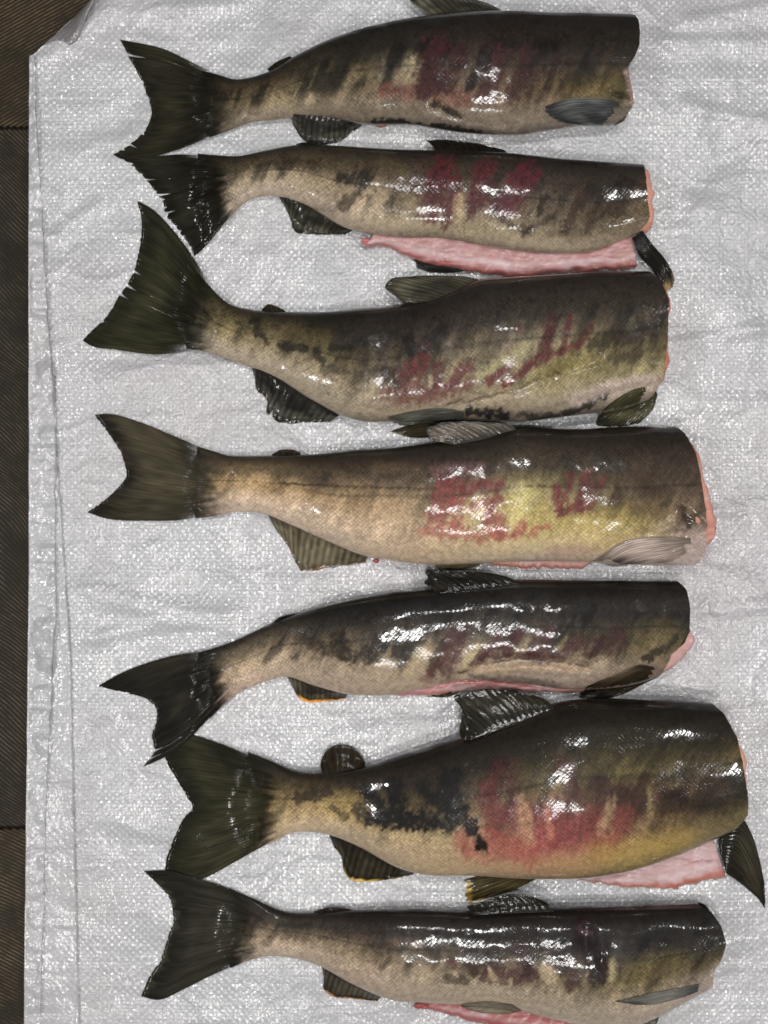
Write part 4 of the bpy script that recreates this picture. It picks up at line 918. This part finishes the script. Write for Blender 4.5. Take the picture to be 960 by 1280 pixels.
FISH.append(dict(
  redk=.82, bars=0.35, label='largest salmon, sixth from the top, deep olive body with black blotches and rosy flank',
  st=[(310,940,305,1070,.10),(340,952,338,1054,.4),(370,964,372,1040,.85),(402,965,408,1043,1),(440,961,445,1057,1),(497,945,500,1086,1),(550,928,550,1095,1),(584,917,590,1095,1),(635,900,640,1098,1),(687,880,690,1099,1),(742,873,740,1097,1),(806,874,800,1085,1),(850,875,850,1068,1),(890,879,900,1045,1)],
  cut=[(0,0),(.06,9),(.22,20),(.45,25),(.65,29),(.8,29),(.9,18),(1,0)], flesh=[(0,-2),(.2,2),(.3,8),(.5,7),(.7,3),(.8,-2),(1,0)], fleshcol=(206,150,122),
  fin=(36,34,24), pepper=.35,
  grad=[(350,[(0,(36,30,21)),(.25,(76,66,38)),(.5,(156,135,84)),(.8,(194,172,120)),(1,(200,178,136))]),
        (440,[(0,(34,28,19)),(.25,(56,47,29)),(.45,(112,98,58)),(.65,(156,138,90)),(.85,(168,150,114)),(1,(174,156,120))]),
        (560,[(0,(30,24,18)),(.3,(48,40,27)),(.5,(80,68,45)),(.7,(134,120,82)),(.85,(168,146,98)),(1,(178,155,110))]),
        (680,[(0,(26,22,16)),(.25,(46,40,25)),(.45,(97,87,56)),(.6,(118,80,65)),(.8,(156,86,72)),(.93,(174,132,78)),(1,(130,112,80))]),
        (800,[(0,(24,20,14)),(.25,(50,44,26)),(.42,(90,82,46)),(.6,(82,61,45)),(.78,(112,92,55)),(.9,(158,137,64)),(1,(110,100,60))]),
        (915,[(0,(22,18,13)),(.25,(50,43,25)),(.42,(77,68,38)),(.55,(44,38,26)),(.7,(50,44,28)),(.82,(102,90,50)),(1,(122,110,62))])],
  strokes=[((165,145,88),.6,18,[(415,1007),(436,1009)]),((22,20,17),.85,14,[(456,985),(474,1005)]),((22,20,18),.9,20,[(493,982),(497,1019)]),((24,22,18),.8,15,[(527,984),(548,1003)]),((22,20,18),.9,28,[(564,973),(564,1007)]),((30,28,25),.9,24,[(471,1022),(541,1028)]),((28,26,23),.85,20,[(560,1034),(577,1014)]),((48,42,34),.7,16,[(447,1014),(456,1022)]),((52,44,28),.7,12,[(374,997),(412,990)]),((50,42,28),.6,9,[(415,1012),(432,1022)]),
    ((75,34,36),.8,17,[(622,958),(622,993)]),((82,36,38),.85,19,[(631,957),(644,1004)]),((115,46,49),.85,26,[(610,985),(618,1030)]),((88,42,42),.85,19,[(706,956),(717,995)]),((162,82,70),.75,32,[(585,1055),(660,1064)]),((138,64,62),.8,38,[(691,1040),(738,1034)]),((120,52,54),.7,26,[(640,1020),(690,1018)]),((62,34,30),.8,24,[(751,982),(778,993)]),((128,60,57),.8,24,[(783,1019),(764,1046)]),((58,30,28),.8,15,[(802,974),(800,1012)]),((50,35,28),.75,22,[(832,982),(850,995)]),((40,34,25),.45,18,[(830,1008),(900,1005)]),
    ((178,150,116),.55,13,[(652,996),(657,1030),(661,1053)],.8,10),((184,135,108),.55,8,[(685,1015),(687,1045)],.7,5),((166,146,112),.5,10,[(766,998),(758,1020),(755,1040)],.8,10),((134,124,88),.6,6,[(811,985),(813,1020)],.4,3),((124,112,72),.7,8,[(836,980),(846,979)]),((168,142,62),.7,18,[(750,1070),(800,1064),(850,1052)]),((40,28,25),.9,13,[(588,1028),(602,1057)]),((50,34,28),.7,10,[(580,1022),(588,1036)]),((150,78,66),.6,12,[(575,1045),(580,1060)]),((46,38,26),.6,24,[(620,925),(660,915)]),((96,88,54),.5,20,[(670,985),(690,985)])],
  parts=[('flap',dict(name='belly_flap',upper=[(720,1092),(770,1084),(806,1075),(850,1060),(890,1044)],lower=[(722,1100),(738,1103),(789,1109),(840,1111),(883,1101),(908,1097)],col=(214,172,174),rimcol=(204,112,86),z0=.012,z1=.006)),
    ('fin',dict(name='tail_fin',base=[(326,950),(320,1062)],tip=[(200,922),(207,953),(219,973),(231,993),(240,1010),(231,1020),(216,1048),(207,1072),(203,1100)],lead=[(279,931),(247,920),(220,914)],trail=[(291,1079),(255,1098),(225,1106)],col=(36,35,24),palecol=(58,56,40),zb=.009,rays=36,jag=.02,notch=.02,edgecol=(30,28,20),edgew=.08)),
    ('fin',dict(name='anal_fin',base=[(408,1036),(442,1048),(489,1074),(524,1085)],tip=[(418,1060),(427,1073),(429,1088),(441,1103),(457,1103),(489,1100),(515,1094)],lead=[],trail=[],col=(30,27,21),palecol=(50,46,36),zb=.013,rays=15,jag=.06,notch=.06,edgecol=(176,140,52),edgew=.08)),
    ('fin',dict(name='dorsal_fin',base=[(584,926),(640,908),(694,886)],tip=[(574,914),(577,888),(566,870),(584,863),(627,861),(668,869)],lead=[(576,922)],trail=[(684,876)],col=(30,28,22),palecol=(46,43,33),zb=.036,zt=.030,rays=16,jag=.04)),
    ('fin',dict(name='adipose_fin',base=[(404,971),(452,965)],tip=[(400,956),(406,941),(421,931),(437,932),(449,941),(457,954)],lead=[],trail=[],col=(38,32,23),ripple=.0002,zb=.012,zt=.006,rays=8,jag=.01,notch=0,drape=False,thick=(.003,.0022),ridge=.00005)),
    ('fin',dict(name='pelvic_fin',base=[(650,1092),(676,1096)],tip=[(577,1100),(581,1107),(577,1116),(580,1129),(614,1122)],lead=[(614,1093)],trail=[(648,1110)],col=(48,42,25),palecol=(74,66,40),zb=.014,rays=10,jag=.08,notch=.06,edgecol=(184,150,60),edgew=.10)),
    ('fin',dict(name='pectoral_fin',base=[(908,1092),(900,1060),(904,1034)],tip=[(935,1112),(948,1124),(957,1137),(957,1122),(956,1106)],lead=[(920,1100)],trail=[(928,1024),(938,1039),(949,1072)],col=(30,28,22),palecol=(56,52,42),zb=.016,rays=16,jag=.03)),
    ]))

FISH.append(dict(
  bars=0.6, label='bottom salmon with a dark red wound behind the neck, belly cut by the picture edge',
  st=[(286,1110,288,1210,.10),(318,1124,310,1201,.4),(350,1138,338,1195,.85),(398,1140,395,1206,1),(437,1138,440,1230,1),(490,1136,490,1250,1),(540,1136,540,1254,1),(589,1138,590,1257,1),(640,1136,645,1263,1),(685,1134,690,1274,1),(751,1132,750,1284,1),(790,1131,785,1284,1),(830,1130,820,1272,1),(872,1128,868,1242,1)],
  cut=[(0,0),(.06,14),(.2,25),(.35,30),(.5,27),(.65,18),(.75,17),(.88,18),(1,2)], flesh=[(0,-3),(.5,-3),(.7,0),(.85,1),(1,-2)], fleshcol=(150,105,100),
  fin=(36,33,28), pepper=.45,
  dents=[(733,1172,(10,18),-.004),(752,1195,(6,16),.002)],
  grad=[(330,[(0,(38,33,27)),(.3,(77,68,52)),(.6,(156,140,110)),(1,(180,164,138))]),
        (450,[(0,(30,26,22)),(.3,(58,50,41)),(.55,(112,100,76)),(.8,(156,140,114)),(1,(162,146,120))]),
        (600,[(0,(28,24,20)),(.3,(48,41,35)),(.5,(90,80,64)),(.7,(134,122,95)),(1,(156,144,115))]),
        (780,[(0,(30,27,23)),(.35,(48,42,37)),(.5,(85,76,55)),(.62,(112,102,65)),(.75,(128,116,87)),(1,(168,155,131))]),
        (890,[(0,(28,25,21)),(.4,(48,42,35)),(.6,(86,79,52)),(1,(172,157,142))])],
  strokes=[((78,42,40),.85,20,[(608,1216),(663,1220)]),((70,50,38),.7,13,[(588,1207),(594,1214)]),((52,38,34),.7,9,[(578,1180),(584,1186)]),((62,36,36),.8,15,[(652,1183),(659,1213)]),((68,40,38),.85,22,[(712,1203),(714,1226)]),((110,62,52),.6,7,[(560,1203),(570,1208)]),
    ((172,158,132),.85,17,[(684,1214),(690,1222)]),((154,144,112),.8,9,[(768,1202),(762,1222)]),((165,150,125),.8,6,[(734,1215),(736,1220)]),((170,156,128),.7,6,[(614,1212),(618,1222)]),((124,114,60),.6,14,[(795,1213),(842,1200)]),
    ((46,16,20),1.0,22,[(728,1158),(738,1185),(747,1220)],.5,5),((34,14,16),.9,7,[(740,1180),(750,1214)],.5,3),((84,62,66),.8,9,[(726,1162),(734,1168)],.6,5),((58,44,36),.6,12,[(620,1180),(640,1190)]),((92,82,60),.6,12,[(810,1225),(860,1205)]),((58,50,40),.6,10,[(560,1225),(580,1228)]),((176,164,146),.7,14,[(800,1262),(850,1248)]),((60,52,40),.5,14,[(470,1180),(500,1186)])],
  parts=[('flap',dict(name='belly_flap',upper=[(520,1246),(560,1246),(620,1250),(660,1257),(720,1270),(760,1276)],lower=[(518,1257),(560,1268),(600,1279),(650,1290),(710,1300),(765,1302)],col=(182,92,92),rimcol=(168,72,70),z0=.011,z1=.006,nb=18)),
    ('fin',dict(name='tail_fin',base=[(306,1119),(300,1205)],tip=[(178,1089),(192,1102),(211,1125),(215,1149),(209,1169),(200,1197),(184,1224),(175,1245)],lead=[(279,1108),(239,1096),(207,1088)],trail=[(263,1220),(231,1236),(196,1250)],col=(36,34,28),palecol=(56,54,44),zb=.009,rays=34,jag=.03,notch=.03,edgecol=(60,56,46),edgew=.05,lift=.0016)),
    ('fin',dict(name='anal_fin',base=[(400,1200),(430,1218),(480,1242)],tip=[(405,1224),(404,1236),(413,1245),(440,1249),(472,1252)],lead=[],trail=[],col=(36,33,28),palecol=(74,68,58),zb=.013,rays=13,jag=.04,notch=.04,edgecol=(150,104,56),edgew=.07)),
    ('fin',dict(name='dorsal_fin',base=[(592,1144),(640,1142),(694,1140)],tip=[(583,1133),(606,1125),(641,1117),(667,1121)],lead=[],trail=[(684,1129)],col=(32,29,25),zb=.026,zt=.022,rays=12,jag=.03,drape=False)),
    ('fin',dict(name='adipose_fin',base=[(395,1146),(440,1144)],tip=[(392,1139),(406,1135),(424,1134),(440,1137)],lead=[],trail=[],col=(34,30,26),zb=.012,zt=.008,rays=5,jag=.01,notch=0,drape=False)),
    ('fin',dict(name='pectoral_fin',base=[(874,1230),(872,1240)],tip=[(768,1252),(778,1254),(794,1256)],lead=[(845,1236),(816,1241),(790,1247)],trail=[(856,1246),(834,1252),(815,1256)],col=(70,70,66),palecol=(118,116,108),zb=.012,own=True,rays=12,jag=.02,edgecol=(40,37,32),edgew=.3)),
    ('fin',dict(name='pectoral_fin',base=[(826,1268),(818,1286)],tip=[(752,1290),(756,1297),(776,1302)],lead=[(800,1270),(775,1280)],trail=[(800,1302)],col=(70,68,62),palecol=(104,100,92),zb=.008,rays=11,jag=.03)),
    ('fin',dict(name='pelvic_fin',base=[(640,1256),(652,1264)],tip=[(570,1256),(580,1261),(600,1266)],lead=[(610,1252)],trail=[(630,1268)],col=(82,74,60),palecol=(112,102,84),zb=.014,own=True,rays=8,jag=.05)),
    ('blob',dict(name='vent',px=527,py=1257,z=.010,rx=9,ry=4,rz=4,col=(140,72,68)))]))
exec_order = [1, 5, 3, 0, 2, 4, 6]
salmon = {}
for i in range(7):
    f = FISH[i]
    e = bpy.data.objects.new('salmon', None); COL.objects.link(e)
    m = np.mean([(s[0] + s[2]) / 2 for s in f['st']]), np.mean([(s[1] + s[3]) / 2 for s in f['st']])
    e.location = PX(m[0], m[1], 0.0); e.empty_display_size = 0.05
    e['label'] = f['label']; e['category'] = 'fish'; e['group'] = 'headless salmon laid out on the sack'
    salmon[i] = e
INFO = {i: build_body(i, FISH[i], salmon[i]) for i in range(7)}
for phase in ('flap', 'fin'):
    for i in exec_order:
        for part in FISH[i]['parts']:
            kind, kw = part
            if (kind == 'flap') == (phase == 'flap'):
                kw = dict(kw)
                if kind == 'flap': build_flap(kw.pop('name'), i, salmon[i], **kw)
                elif kind == 'blob': build_blob(kw.pop('name'), i, salmon[i], **kw)
                else:
                    if kw['name'] == 'tail_fin':      # the fin plate grows out of the middle of the tail root
                        sd = np.asarray(FISH[i]['st'], float); sd = 0.45 * sd[1] + 0.55 * sd[2]; D_, V_ = sd[:2], sd[2:4]
                        kw['base'] = [tuple(D_ + (V_ - D_) * 0.06), tuple(D_ + (V_ - D_) * 0.94)]
                        kw['zb'] = float(INFO[i]['zc'][20]); kw['own_floor'] = True
                        kw.setdefault('ridge', 0.00004); kw['comb'] = 0.2
                    build_fin(kw.pop('name'), i, salmon[i], **kw)
